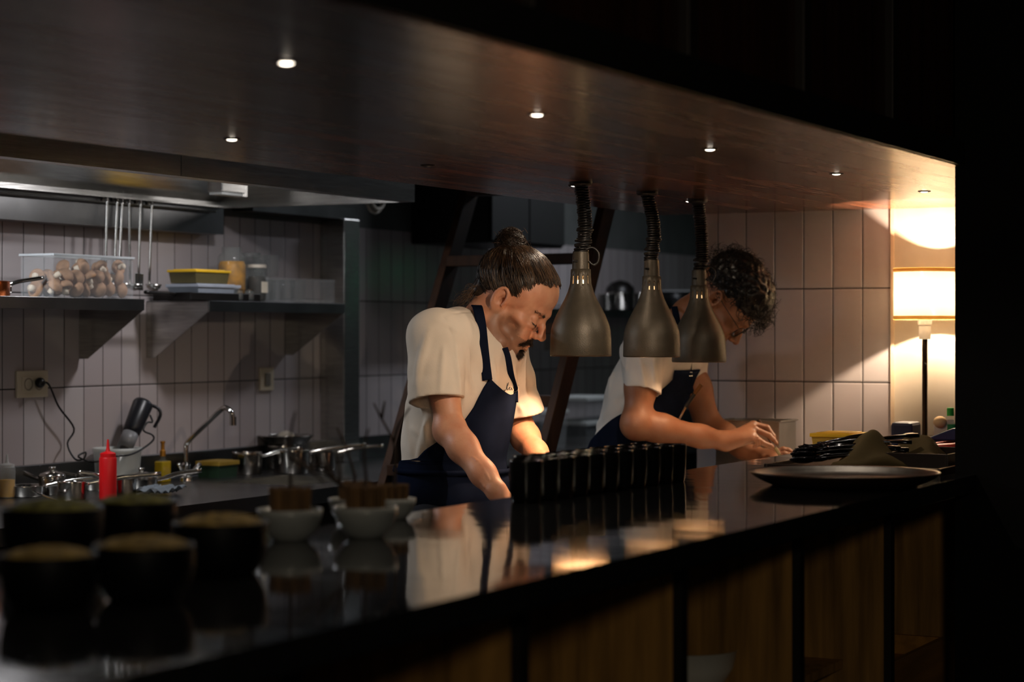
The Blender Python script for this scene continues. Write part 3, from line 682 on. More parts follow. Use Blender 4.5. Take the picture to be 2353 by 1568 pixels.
def paint_stubble(o, H, amt):
    me = o.data; n = len(me.vertices); co = np.zeros(n*3, np.float32); me.vertices.foreach_get('co', co); co = co.reshape(-1, 3) + np.array(o.location); 
    if o.parent: co = co + np.array(o.parent.location)
    q = (co - H.o) @ H.R.T/H.k; x, y, z = np.abs(q[:, 0]), q[:, 1], q[:, 2]
    inside = (np.abs(q).max(1) < .16)
    s = np.clip((-.030 - z + (.010*(x > .05)))/.020, 0, 1)*np.clip((y + .012)/.015, 0, 1)*np.clip((z + .128)/.014, 0, 1)
    s *= 1 - np.clip(1 - np.hypot((x)/.026, (z + .071)/.010), 0, 1)
    s *= np.clip((.085 - y + (z < -.055)*.2)/.02, 0, 1)
    at = me.attributes.new('stubble_area', 'FLOAT', 'POINT'); at.data.foreach_set('value', (s*amt*inside).astype(np.float32))
def hand(f, W_, joints, rpalm=.019):
    """joints: dict of finger -> list of points from knuckle to tip; palm from the wrist to every knuckle"""
    for n_, pts in joints.items():
        if n_ == 'thumb':
            f.chain([W_] + pts, [.020, .0135, .0105, .0088][:len(pts)+1] if len(pts) < 4 else [.020, .014, .011, .0095, .008], .006)
        else:
            f.cap(W_, pts[0], .019, .0115, .012)
            r = {'index': .0086, 'middle': .0088, 'ring': .0084, 'pinky': .0074}[n_]
            f.chain(pts, [r*1.12, r*1.0, r*.92, r*.84, r*.8][:len(pts)], .0035)
    return f
def trace_cyl(f, A, B, th0, ts, x, y, start=.42):
    """from outside towards the axis A->B: first hit of the field for angles th (list) and heights ts"""
    out = np.zeros((len(ts), len(th0), 3))
    for i, t in enumerate(ts):
        c = A + (B - A)*t; dirs = np.array([x*math.sin(a) + y*math.cos(a) for a in th0]); r = np.full(len(th0), start)
        for _ in range(40):
            d = f(c + dirs*r[:, None]); r = r - np.clip(d, -.05, .2)*.9; r = np.maximum(r, .02)
        out[i] = c + dirs*r[:, None]
    return out
def sheet(name, G_, mat, parent, thick=.004, uvtrim=None):
    a, b = G_.shape[:2]; V = G_.reshape(-1, 3); idx = np.arange(a*b).reshape(a, b)
    Q = np.stack([idx[:-1, :-1], idx[:-1, 1:], idx[1:, 1:], idx[1:, :-1]], -1).reshape(-1, 4)
    o = np_mesh(name, V, Q, mat, parent, smooth=0); md = o.modifiers.new('cloth_thickness', 'SOLIDIFY'); md.thickness = thick; md.offset = 0; return o
def ribbon(name, pts, side, wdt, mat, parent, thick=.003, n=8):
    """flat strap along a smooth curve; side: direction of its width at each point (list or one vector)"""
    pts = bez(pts, n); m = len(pts); sd = side if isinstance(side, list) else [side, side]
    S_ = np.array([nrm(np.array([np.interp(i/(m-1), np.linspace(0, 1, len(sd)), [q[k] for q in sd]) for k in range(3)])) for i in range(m)])
    T = np.gradient(np.array(pts), axis=0); T /= np.linalg.norm(T, axis=1)[:, None]
    S_ = S_ - T*(S_*T).sum(1)[:, None]; S_ /= np.linalg.norm(S_, axis=1)[:, None]
    Gd = np.stack([np.array(pts) + S_*wdt*q for q in (-.5, -.25, 0, .25, .5)], 1)
    return sheet(name, Gd, mat, parent, thick)
def fold(Q, a, b, amp, wd):                     # one soft crease ridge along the segment a-b
    ab = b - a; L2 = ab.dot(ab); q = Q - a; h = np.clip(q @ ab/L2, 0, 1); dd = ((q - h[:, None]*ab)**2).sum(1); x = np.sin(PI*np.clip(.08 + .84*h, 0, 1))
    return -amp*np.exp(-dd/(wd*wd))*x
# ================================================================ the first chef
def legs(parent, hipR, hipL, zf, fwd, mat, name='trousers'):
    f = Field()
    for h in (hipR, hipL):
        kn = np.array([h[0], h[1], .50]) + fwd*.03; an = np.array([h[0], h[1], .09]) - fwd*.02
        f.chain([h, kn, an], [.095, .068, .055], .03)
    m = (np.array(hipR) + hipL)/2; f.ell(m + np.array([0, 0, .06]), (.175, .13, .14), None, .05)
    f.cut((0, 0, m[2] + .13), (0, 0, 1))
    V, Q = surface(f, m - np.array([.36, .30, m[2] - .02]), m + np.array([.36, .30, .22]), .012)
    np_mesh(name, V, Q, mat, parent)
    for h in (hipR, hipL):
        a = np.array([h[0], h[1], .0]) - fwd*.02
        g = Field(); g.cap(a + UP*.045 - fwd*.03, a + UP*.035 + fwd*.15, .045, .038, .02); g.cut((0, 0, 0.002), (0, 0, -1))
        V, Q = surface(g, a - np.array([.12, .25, .02]), a + np.array([.12, .25, .12]), .008)
        np_mesh('shoe', V, Q, BLACK, parent)

def chef_one():
    fwd = nrm((.04, -1, 0)); sd = nrm(np.cross(fwd, UP)); sd = -sd if sd[0] > 0 else sd       # sd: the person's right (towards -X)
    R = np.stack([sd, fwd, UP])
    root = empty('person', (4.78, 2.66, 0), 'man with brown topknot and beard, cream t-shirt and navy apron, looking down', 'person')
    SR = P(1004, 782, 5.27); SL = P(1150, 808, 5.58)
    ER = P(1034, 990, 5.20); EL = P(1193, 985, 5.60)
    WR = P(1140, 1128, 5.07); WL = P(1246, 1062, 5.42)
    chest = P(1072, 872, 5.43); bel = P(1058, 1010, 5.46); pel = P(1046, 1125, 5.48); nb = P(1107, 752, 5.45)
    H = Head(P(1180, 690, 5.46), None, 75, 37, 0, 1.08)
    # ---- body
    f = Field()
    f.ell(chest, (.160, .100, .17), R, .04); f.ell(bel, (.140, .100, .15), R, .05); f.ell(pel, (.15, .11, .12), R, .05)
    f.cap(SR, SL, .055, .055, .05); f.chain([nb - UP*.05, nb + (H.w((0, -.02, -.045)) - nb)*.45, H.w((0, -.030, -.030))], [.066, .0575, .056], .03)
    f.cap(nb - UP*.02, SR + UP*.01, .050, .05, .04); f.cap(nb - UP*.02, SL + UP*.01, .050, .05, .04)
    # sternomastoid cord and throat
    f.cap(H.w((.050, -.022, -.040)), P(1150, 785, 5.38), .010, .008, .02); f.cap(H.w((0, .030, -.082)), P(1146, 792, 5.41), .022, .032, .03)
    for S_, E, W_, far in ((SR, ER, WR, 0), (SL, EL, WL, 1)):
        f.chain([S_, S_ + (E - S_)*.45, E], [.052, .0412, .0345], .03)
        m = E + (W_ - E)*.28; f.chain([E, m, E + (W_ - E)*.72, W_], [.0345, .0362, .0295, .0262], .025)
        f.ell(E - fwd*.010 + UP*.002, (.031, .031, .033), R, .02)
        ax = nrm(W_ - E); f.cap(E + ax*.01 + UP*.018 + fwd*.012, E + (W_-E)*.45 + UP*.012, .020, .012, .02)
    # veins on the near forearm
    ax = nrm(WR - ER); vs = -FW*.040
    for q0, q1, du in ((.28, .62, .010), (.5, .86, -.004), (.62, .97, .012)):
        pts = [ER + (WR-ER)*q + nrm(np.cross(ax, FW))*du*math.sin(q*9 + du*300) + vs*(1.02 - .32*q) + UP*(.006 - du) for q in np.linspace(q0, q1, 6)]
        f.chain(pts, [.0016, .0022, .0024, .0022, .0020, .0014], .004)
    # hands, pressing down on the prep board behind the counter
    def low_hand(W_, base, dirx):
        d = nrm(base - W_); s_ = nrm(np.cross(d, UP))*dirx; up = nrm(np.cross(s_, d)); up = up if up[2] > 0 else -up
        J = {}
        for i, (nm, l) in enumerate((('index', .078), ('middle', .084), ('ring', .078), ('pinky', .064))):
            k = W_ + d*(.088 - .004*abs(i-1)) + s_*(-.030 + .020*i); t = nrm(d*.75 - up*.6); t2 = nrm(d*.25 - up)
            J[nm] = [k, k + t*l*.45, k + t*l*.45 + t2*l*.32, k + t*l*.42 + t2*l*.52]
        J['thumb'] = [W_ + d*.035 - s_*.034 - up*.006, W_ + d*.062 - s_*.042 - up*.022, W_ + d*.082 - s_*.034 - up*.036]
        hand(f, W_, J)
    low_hand(WR, P(1190, 1185, 5.04), 1); low_hand(WL, P(1290, 1110, 5.32), -1)
    H.build(f); fhead = H.build(Field())
    SK = skin_mat('sunburnt_skin', (.60, .295, .175, 1), (.52, .215, .12, 1), .50)
    lo = np.min([WR, pel, SL, H.o, WL], 0) - .26; hi = np.max([SR, SL, H.o, EL], 0) + .26; lo[2] = .86; hi[2] = H.o[2] + .17
    V, Q = surface(f, lo, hi, .0029); body = np_mesh('body', V, Q, SK, root, 1); paint_stubble(body, H, .62)
    # ---- t-shirt
    g = Field()
    g.ell(chest + fwd*-.01, (.190, .125, .185), R, .04); g.ell(bel - fwd*.020, (.165, .130, .17), R, .06); g.ell(pel - fwd*.012, (.17, .135, .10), R, .05)
    g.cap(SR, SL, .064, .064, .06); g.cap(nb - UP*.05, SR + UP*.012, .066, .066, .05); g.cap(nb - UP*.05, SL + UP*.012, .066, .066, .05)
    HR = P(1004, 922, 5.23); HL = P(1190, 952, 5.60)
    for S_, E, Hm in ((SR, ER, HR), (SL, EL, HL)):
        a = nrm(Hm - S_); n_ = nrm(a + RT*.10*(1 if Hm is HR else -1))
        q_ = Field(); q_.chain([S_, S_ + (Hm - S_)*.5, Hm + a*.02], [.064, .066, .067], .03); q_.cap(Hm - a*.034, Hm + a*.02, .0722, .0735, .003).cut(Hm, n_, .002).cap(Hm - a*.060, Hm + a*.06, .058, .062, .003, sub=True)
        g.fld(q_, (S_ + Hm)/2, .2, .022)
    gt = Field(); gt.ops = [o for o in g.ops if o[0] != 'fld'][:6]
    for S_, Hm, up_ in ():
        a = nrm(Hm - S_); n_ = nrm(a + RT*.10*(-1 if up_ > 0 else 1)*-1)
        g.cap(Hm - a*.034, Hm + a*.004, .0722, .0735, .003)                       # turned-up cuff
        g.cutball(Hm, n_, Hm + a*.055, .098, .002)
        g.cap(Hm - a*.060, Hm + a*.06, .058, .062, .003, sub=True)                # hollow of the sleeve
    g.cut((0, 0, .90), (0, 0, -1))
    # neckline hollow
    nk0 = P(1118, 762, 5.43); g.chain([nk0 - UP*.02, nk0 + UP*.10], [.058, .078], .006, sub=True); g.cap(P(1140, 774, 5.40), P(1150, 730, 5.36), .030, .045, .006, sub=True)
    SEAM = [(a, b_) for a, b_ in (((1018, 727, 5.25), (1040, 775, 5.16)), ((1040, 775, 5.16), (1052, 860, 5.16)), ((1052, 860, 5.16), (1064, 935, 5.17)), ((1085, 716, 5.35), (1018, 727, 5.25)))]
    FL = [((985, 760, 5.20), (955, 880, 5.22), .006, .014), ((1020, 800, 5.17), (1012, 900, 5.15), .005, .010), ((1045, 800, 5.18), (1058, 905, 5.2), .006, .010),
          ((968, 800, 5.2), (960, 900, 5.2), .004, .012), ((1070, 780, 5.3), (1085, 900, 5.28), .005, .010), ((1100, 800, 5.3), (1112, 880, 5.28), .004, .010),
          ((935, 930, 5.45), (950, 1050, 5.42), .007, .016), ((960, 930, 5.38), (985, 1040, 5.34), .006, .014), ((985, 960, 5.34), (960, 1065, 5.36), .006, .012),
          ((1180, 850, 5.34), (1200, 950, 5.36), .006, .012), ((1130, 820, 5.30), (1140, 900, 5.28), .004, .012), ((1085, 735, 5.40), (1105, 800, 5.3), .004, .008),
          ((1000, 735, 5.3), (1050, 760, 5.2), .004, .008), ((945, 985, 5.4), (1000, 1010, 5.33), .005, .012)]
    g0 = Field(); g0.ops = list(g.ops)
    def pj(q, fl=None):
        r0 = P(q[0], q[1], 1.0) - np.array([0, 0, HC]); dd = 4.7
        for _ in range(70): z_ = r0*dd + np.array([0, 0, HC]); dd += max(min(g0(z_[None])[0], .05), -.02)*.8
        return z_ if abs(dd - q[2]) < .35 else P(*q)
    FL = [(pj(a), pj(b), m, w_) for a, b, m, w_ in FL]; SEAM = [(pj(a), pj(b)) for a, b in SEAM]
    def dsp(Q_):
        o = sum(fold(Q_, a, b, m*1.9, w_*.75) for a, b, m, w_ in FL) + sum(fold(Q_, a, b, -.0035, .0045) for a, b in SEAM)
        q = Q_ @ np.array([31., -22., 12.]); q2 = Q_ @ np.array([-14., 25., 41.]); return o + .0019*np.sin(q + 1.5*np.sin(q2*.7)) + .0008*np.sin(q2 + np.sin(q))
    g.disp(dsp)
    V, Q = surface(g, lo - .04, np.array([hi[0], hi[1], nb[2] + .12]), .0034); sh = np_mesh('t_shirt', V, Q, COTTON, root, 1); sh['label'] = 'cream cotton t-shirt with turned-up sleeves'
    rp = [nk0 + np.array([math.cos(t)*.058, math.sin(t)*.058, 0]) for t in np.linspace(0, 2*PI, 30)]
    # stitched word on the chest
    def on(px, py, fld=g, off=.0):
        d = 4.9; r0 = P(px, py, 1.0) - np.array([0, 0, HC])
        for _ in range(60):
            q = r0*d + np.array([0, 0, HC]); e_ = fld(q[None])[0]; d += max(min(e_, .05), -.02)*.8
        return r0*(d - off) + np.array([0, 0, HC])
    wp = [(1158, 896), (1160, 899), (1163, 895), (1166, 881), (1165, 893), (1166, 897), (1169, 893), (1172, 890), (1170, 896), (1174, 896), (1175, 891), (1177, 897), (1180, 889), (1181, 896), (1185, 886)]
    st = MB().tube([on(a, b_, g, .002) for a, b_ in wp], .0008, 4); o = st.build('stitched_word', BLACK, None); loc0(o, root)
    o = MB().tube([on(a, b_, g, .002) for a, b_ in ((1164, 893), (1168, 882), (1169, 879), (1167, 886))], .0007, 4).build('stitched_word', BLACK, None); loc0(o, root)
    # ---- apron: cloth lying on the shirt
    A = P(1050, 1240, 5.48); B = P(1085, 840, 5.44)
    gt.disp(lambda Q_: -np.full(len(Q_), .006))
    ed = [(1126, 868), (1112, 891), (1100, 914), (1089, 937), (1069, 965), (1040, 990), (1005, 1016), (977, 1034), (958, 1056)]
    E_ = [];
    for q in ed:
        h_ = on(*q, gt); t = (h_[2] - A[2])/(B[2] - A[2]); c = A + (B - A)*t; v = h_ - c; E_.append((t, math.atan2(v @ sd, v @ fwd)))
    E_ = E_[::-1]; tt = [e_[0] for e_ in E_]; aa = [e_[1] for e_ in E_]; t1 = tt[-1]; t0 = tt[0]
    ts = np.linspace(0, t1, 70); grid = []
    for t in ts:
        ar = np.interp(t, [t0 - .03] + tt, [2.8] + aa) if t > t0 - .03 else 2.8
        al = -min(2.3, ar*(1 if t < t0 else .9) + .05); th = np.linspace(al, ar, 90); s_ = np.linspace(0, 1, 90)
        tq = t - (.075*np.sin(PI*s_)**.7 + .05*(1 - s_))*np.clip((t/t1 - .80)/.20, 0, 1)**1.5
        row = np.array([trace_cyl(gt, A, B, [th[j]], [tq[j]], sd, fwd)[0][0] for j in range(90)]) if t/t1 > .80 else trace_cyl(gt, A, B, th, [t], sd, fwd)[0]
        grid.append(row)
    Gd = np.array(grid)
    for i, t in enumerate(ts):                  # gentle hanging folds in the skirt
        if t < .45:
            c = A + (B-A)*t; out = Gd[i] - c; out /= np.linalg.norm(out, axis=1)[:, None]; Gd[i] += out*((.45 - t)*.05*(1 + np.sin(np.linspace(0, 1, 90)*38)*.35))[:, None]
    ap = sheet('apron', Gd, NAVY, root, .004); ap['label'] = 'navy cloth apron with bib and straps'
    # straps and waist tie are sub-parts of the apron
    def sub(o): o.parent = ap; o.location = (0, 0, 0); o.matrix_parent_inverse = Matrix(); return o
    o = ribbon('neck_strap', [P(1092, 700, 5.47), P(1097, 706, 5.37), P(1101, 722, 5.33), on(1106, 750, g, .012), on(1110, 790, g, .012), on(1115, 835, g, .012), on(1120, 874, g, .014)], RT, .026, NAVY, root); sub(o)
    o = ribbon('neck_strap', [on(1160, 800, g, .012), on(1168, 825, g, .012), on(1175, 865, g, .012), on(1183, 895, g, .012), on(1184, 925, gt, .012)], RT, .016, NAVY, root); sub(o)
    pts = [P(1110, 868, 5.24), P(1122, 870, 5.24)]
    rg = [on(1183, 893, g, .012) + RT*.007*math.cos(t) + UP*.009*math.sin(t) for t in np.linspace(0, 2*PI, 16)]
    o = MB().tube(rg, .0014, 5).build('strap_ring', CHROME, None); loc0(o, root); sub(o)
    th = np.linspace(-2.2, 2.75, 50); tie = trace_cyl(gt, A, B, th, [.40], sd, fwd)[0]; tie2 = trace_cyl(gt, A, B, th, [.372], sd, fwd)[0]; cc = A + (B-A)*.39
    for q in (tie, tie2):
        d_ = q - cc; d_[:, 2] = 0; d_ /= np.linalg.norm(d_, axis=1)[:, None]; q += d_*.010; q[:, 2] -= np.linspace(0, 1, 50)*-.012
    o = sheet('waist_tie', np.stack([tie, tie2]), NAVY, root, .004); sub(o)
    pn = empty('pen', tuple(on(1184, 945, gt, .01)), 'slim pen with copper cap clipped in the bib of the first chef', 'pen')
    o = MB().tube([on(1186, 935, gt, .014), on(1182, 985, gt, .014)], .004, 8).build('barrel', BLACK, None, smooth=True); loc0(o, pn)
    o = MB().tube([on(1188, 925, gt, .014), on(1186, 940, gt, .014)], .0045, 8).build('cap', M('copper', rgb(200, 110, 70), .25, .9), None, smooth=True); loc0(o, pn)
    # ---- hair
    cap_ = Field(); k = H.k
    cap_.ell(H.w((0, -.024, .047)), np.array((.0785, .0945, .0825))*k, H.R, .02); cap_.ell(H.w((0, .006, .053)), np.array((.069, .080, .0635))*k, H.R, .03)
    cap_.ell(H.w((0, -.075, -.030)), np.array((.045, .030, .045))*k, H.R, .03)
    n_ = nrm(H.y*.86 - H.z*.50); cap_.cut(H.w((0, .058, .086)), n_, .006)
    n2 = nrm(H.y*.45 - H.z*.9); cap_.cut(H.w((0, .02, .004)), n2, .01)
    for sx in (-1, 1): cap_.ell(H.w((sx*.078, -.006, -.012)), np.array((.03, .024, .038))*k, H.R, .008, True)
    for sx in (-1, 1): cap_.ell(H.w((sx*.052, .060, .058)), np.array((.030, .034, .026))*k, H.R, .010, True)
    cap_.disp(lambda Q_: .0012*np.sin(((Q_ - H.o) @ H.x)*420 + 2*np.sin(((Q_ - H.o) @ H.z)*60)))
    bun = H.w((0, -.090, .107)); cap_.ell(bun, np.array((.031, .031, .029))*k, H.R, .012)
    V, Q = surface(cap_, H.o - .20, H.o + .24, .0034); hr = np_mesh('hair', V, Q, HAIR, root, 1); hr['label'] = 'dark brown hair tied in a top bun'
    rnd = np.random.RandomState(4); L1, R1 = [], []; L2, R2 = [], []
    tgt = np.array((0, -.078, .094))
    def skin_line(p0, p1, m, lift, wob):
        a, b_ = nrm(p0 - np.array([0, 0, .03])), nrm(p1 - np.array([0, 0, .03])); out = []
        for q in np.linspace(0, 1, m):
            v = nrm(a*(1-q) + b_*q + np.array([wob[0], 0, wob[1]])*math.sin(PI*q)); out.append(H.skull(v, .0075 + lift*math.sin(PI*min(1, q*1.1))))
        return out
    for i in range(2200):                       # from the hairline and sides back to the bun
        t = rnd.uniform(-1, 1); ang = t*1.9
        hl = np.array([math.sin(ang)*.075, .066*math.cos(ang*.62)*(1 if abs(t) < .8 else .6) - .012*(abs(t) > .5), .083 - .073*abs(t)**1.3])
        if abs(t) > .62: hl = np.array([math.copysign(.078, t), .045 - (abs(t) - .62)*.36, .022 - (abs(t) - .62)*.10])
        st = hl + rnd.normal(0, .004, 3); q0 = rnd.uniform(0, .35); w_ = rnd.normal(0, .035, 2)
        ln = skin_line(st, tgt + rnd.normal(0, .006, 3), 9, rnd.uniform(0, .007), w_)
        jt = rnd.normal(0, .004)
        ln = [q for q in ln if (((abs(q[0]) - .052)/.030)**2 + ((q[1] - .060)/.034)**2 + ((q[2] - .058)/.026)**2 > 1 + jt*30) and (q[1] - .060)*.86 - (q[2] - .084)*.50 < jt and (q[1] - .024)*.45 - (q[2] - .004)*.9 < 0 and not (abs(q[0]) > .06 and math.hypot((q[1] + .006)/.024, (q[2] + .010)/.036) < 1)]
        if len(ln) < 4: continue
        ln = [H.w(q) for q in ln]
        (L1 if rnd.rand() < .62 else L2).append(np.array(ln))
    for i in range(500):                        # from the nape up
        st = np.array([rnd.uniform(-.06, .06), -.085 + rnd.uniform(0, .03), rnd.uniform(-.055, .02)])
        L1.append(np.array([H.w(q) for q in skin_line(st, tgt + rnd.normal(0, .006, 3), 8, rnd.uniform(0, .006), rnd.normal(0, .03, 2))]))
    for i in range(620):                        # the bun: loops
        ax = nrm(rnd.normal(0, 1, 3)); u_ = nrm(np.cross(ax, (.3, .5, .8))); v_ = np.cross(ax, u_); r_ = rnd.uniform(.022, .038); a0 = rnd.uniform(0, 6)
        L1.append(np.array([bun + (u_*math.cos(a0 + t) + v_*math.sin(a0 + t))*r_*k*(1 + .08*math.sin(3*t)) for t in np.linspace(0, rnd.uniform(1.5, 4.2), 12)]))
    for i in range(120):                        # loose wisps at nape and bun
        if i % 3: s0 = H.w((rnd.uniform(.02, .06), -.085, -.035 + rnd.uniform(-.02, .02))); dr = nrm(-RT*rnd.uniform(.4, 1) - UP*rnd.uniform(.1, .8)); l_ = rnd.uniform(.02, .06)
        else: s0 = bun + rnd.normal(0, .018, 3); dr = nrm(rnd.normal(0, 1, 3)); l_ = rnd.uniform(.02, .035)
        c_ = rnd.normal(0, .012, 3); L2.append(np.array([s0 + dr*l_*t + c_*math.sin(t*3.5) for t in np.linspace(0, 1, 9)]))
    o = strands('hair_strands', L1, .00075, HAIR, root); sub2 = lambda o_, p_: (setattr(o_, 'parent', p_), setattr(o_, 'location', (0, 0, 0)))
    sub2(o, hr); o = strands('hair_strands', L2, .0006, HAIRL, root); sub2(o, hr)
    # ---- beard, moustache, brows, lashes
    def face_hair(name, pts, n, ln, spread, dr, rad, mat, seed=1):
        rn = np.random.RandomState(seed); out = []
        P_ = np.array(bez(pts, 6)); fh = fhead
        q = P_[rn.randint(len(P_), size=n)] + rn.normal(0, 1, (n, 3))*spread; wq = H.o + (q @ H.R)*H.k
        for _ in range(5):
            e_ = fh(wq); gr = np.stack([fh(wq + d_*1e-3) - e_ for d_ in np.eye(3)], 1); gr /= np.linalg.norm(gr, axis=1)[:, None] + 1e-9; wq = wq - gr*e_[:, None]*.9
        for i in range(n):
            gn = gr[i]; d_ = nrm(H.R.T @ (np.array(dr(q[i])) + rn.normal(0, .35, 3))); d_ = nrm(d_ - gn*d_.dot(gn)*.9 + gn*.25); l_ = ln*rn.uniform(.6, 1.2)
            out.append(np.array([wq[i] + d_*l_*t + gn*.0008 - gn*t*t*l_*.15 for t in np.linspace(0, 1, 4)]))
        return strands(name, out, rad, mat, root)
    face_hair('moustache', [(-.030, .086, -.066), (-.018, .094, -.058), (0, .101, -.054), (.018, .094, -.058), (.030, .086, -.066)], 900, .011, (.003, .002, .0035), lambda q: (np.sign(q[0])*.9, .1, -.7), .00045, HAIR)
    face_hair('goatee', [(-.020, .076, -.094), (-.008, .090, -.098), (0, .092, -.102), (.008, .090, -.098), (.020, .076, -.094)], 1100, .013, (.008, .004, .008), lambda q: (0, .3, -1), .00045, HAIR, 2)
    face_hair('stubble', [(.066, .008, -.040), (.062, .020, -.070), (.045, .045, -.090), (.025, .065, -.098)], 2200, .0032, (.006, .008, .011), lambda q: (0, .3, -1), .00024, HAIR, 3)
    face_hair('stubble', [(.050, .062, -.060), (.040, .072, -.078), (.028, .078, -.092)], 900, .0035, (.007, .006, .009), lambda q: (0, .3, -1), .00024, HAIR, 4)
    for sx in (1, -1):
        face_hair('eyebrow', [(sx*.014, .090, .014), (sx*.028, .088, .0195), (sx*.046, .072, .017)], 230, .0052, (.0012, .001, .0018), lambda q, s_=sx: (s_*2.2, -.4, .3), .0003, HAIR, 5)
        face_hair('eyelash', [(sx*.020, .085, -.009), (sx*.031, .088, -.012), (sx*.043, .078, -.008)], 70, .006, (.0006, .0005, .0005), lambda q: (0, .8, -.8), .0003, HAIR, 6)
    legs(root, pel + sd*.09 - UP*.10, pel - sd*.09 - UP*.10, 0, fwd, NAVY2)
    return root
chef_one()

# ================================================================ the second chef
def chef_two():
    fwd = nrm((.10, -1, 0)); sd = nrm(np.cross(fwd, UP)); sd = -sd if sd[0] > 0 else sd
    R = np.stack([sd, fwd, UP])
    root = empty('person', (6.0, 2.70, 0), 'man with black curly hair and glasses, white t-shirt and navy apron, bent forward', 'person')
    SR = P(1482, 815, 6.27); SL = P(1576, 820, 6.60)
    ER = P(1462, 975, 6.22); EL = P(1630, 985, 6.60)
    WR = P(1668, 1014, 6.27); WL = P(1738, 1046, 6.45)
    chest = P(1492, 885, 6.42); bel = P(1468, 985, 6.48); pel = P(1440, 1075, 6.52); nb = P(1550, 752, 6.44)
    H = Head(P(1662, 694, 6.36), None, 72, 57, 0, 1.10)
    f = Field()
    tilt = nrm(chest - bel); Rt = np.stack([sd, nrm(np.cross(tilt, sd)) if np.cross(tilt, sd).dot(fwd) > 0 else -nrm(np.cross(tilt, sd)), tilt])
    f.ell(chest, (.150, .098, .17), Rt, .04); f.ell(bel, (.132, .095, .15), Rt, .05); f.ell(pel, (.14, .105, .12), R, .05)
    f.cap(SR, SL, .052, .052, .05); f.chain([nb - UP*.04 - fwd*.01, nb + (H.w((0, -.02, -.05)) - nb)*.5, H.w((0, -.028, -.035))], [.062, .054, .052], .03)
    f.cap(nb - UP*.03, SR + UP*.01, .048, .048, .04); f.cap(nb - UP*.03, SL + UP*.01, .048, .048, .04)
    for S_, E, W_ in ((SR, ER, WR), (SL, EL, WL)):
        f.chain([S_, S_ + (E - S_)*.45, E], [.047, .0455, .0415], .03)
        m = E + (W_ - E)*.28; f.chain([E, m, E + (W_ - E)*.72, W_], [.043, .0420, .0315, .0275], .028)
        f.ell(E + UP*.0, (.040, .040, .042), R, .02)
    D = 6.28
    J = {'index': [P(1731, 975, D+.035), P(1763, 983, D+.040), P(1777, 1003, D+.035), P(1779, 1018, D+.03)],
         'middle': [P(1733, 986, D+.012), P(1767, 1001, D+.015), P(1777, 1011, D+.012), P(1783, 1019, D+.010)],
         'ring': [P(1730, 1000, D-.008), P(1752, 1018, D-.010), P(1770, 1025, D-.004), P(1785, 1035, D+.004)],
         'pinky': [P(1726, 1008, D-.022), P(1741, 1010, D-.036), P(1742, 1022, D-.030), P(1734, 1027, D-.018)],
         'thumb': [P(1700, 1010, D+.045), P(1735, 1013, D+.055), P(1762, 1022, D+.045), P(1778, 1030, D+.030)]}
    hand(f, WR, J); f.cap(WR, P(1715, 1005, D), .026, .020, .02)
    K = 6.36
    J2 = {'index': [P(1783, 1040, K+.01), P(1800, 1033, K+.01), P(1812, 1035, K+.01), P(1822, 1041, K+.01)],
          'middle': [P(1784, 1047, K-.01), P(1802, 1043, K-.01), P(1814, 1046, K-.01), P(1822, 1052, K-.01)],
          'ring': [P(1782, 1053, K-.03), P(1798, 1052, K-.03), P(1808, 1056, K-.03), P(1814, 1062, K-.03)],
          'pinky': [P(1778, 1058, K-.045), P(1790, 1060, K-.045), P(1798, 1064, K-.045), P(1802, 1070, K-.045)],
          'thumb': [P(1758, 1056, K-.0), P(1775, 1066, K-.02), P(1788, 1070, K-.03)]}
    hand(f, WL, J2)
    H.build(f, .9)
    SK = skin_mat('tanned_skin', (.31, .138, .072, 1), (.26, .105, .052, 1), .5)
    lo = np.min([WR, pel, SL, H.o, WL], 0) - .24; hi = np.max([SR, SL, H.o, EL, WL], 0) + .22; lo[2] = .92; hi[2] = H.o[2] + .16
    V, Q = surface(f, lo, hi, .0029); body = np_mesh('body', V, Q, SK, root, 1); paint_stubble(body, H, .15)
    g = Field()
    g.ell(chest, (.168, .118, .18), Rt, .04); g.ell(bel - fwd*.010, (.150, .115, .16), Rt, .06); g.ell(pel - fwd*.004, (.155, .12, .10), R, .05)
    g.cap(SR, SL, .064, .064, .06); g.cap(nb - UP*.06, SR + UP*.008, .058, .060, .05); g.cap(nb - UP*.06, SL + UP*.008, .058, .060, .05)
    gt = Field(); gt.ops = list(g.ops)
    HR = P(1477, 900, 6.24); HL = P(1594, 902, 6.62)
    for S_, E, Hm in ((SR, ER, HR), (SL, EL, HL)):
        a = nrm(Hm - S_); q_ = Field(); q_.chain([S_, Hm + a*.02], [.060, .0545], .03); q_.cap(Hm - a*.020, Hm + a*.02, .0562, .0562, .003).cut(Hm, nrm(a + RT*-.12), .002).cap(Hm - a*.05, Hm + a*.06, .0475, .051, .003, sub=True)
        g.fld(q_, (S_ + Hm)/2, .18, .018)
    g.cut((0, 0, .95), (0, 0, -1))
    nk0 = nb - UP*.01 + fwd*.01; g.chain([nk0 - UP*.04, nk0 + UP*.08], [.060, .080], .006, sub=True)
    SEAM = [(a, b_) for a, b_ in (((1440, 790, 6.22), (1437, 860, 6.18)), ((1520, 800, 6.17), (1516, 910, 6.17)))]
    FL = [((1410, 800, 6.35), (1400, 900, 6.35), .005, .012), ((1440, 830, 6.22), (1450, 890, 6.15), .005, .010), ((1470, 820, 6.16), (1480, 890, 6.14), .005, .009), ((1500, 830, 6.2), (1508, 890, 6.2), .005, .009),
          ((1370, 980, 6.42), (1440, 930, 6.28), .008, .014), ((1385, 960, 6.4), (1435, 900, 6.28), .006, .012), ((1375, 1000, 6.42), (1440, 960, 6.3), .007, .012), ((1400, 870, 6.4), (1440, 930, 6.28), .005, .01), ((1425, 790, 6.3), (1440, 850, 6.2), .005, .010)]
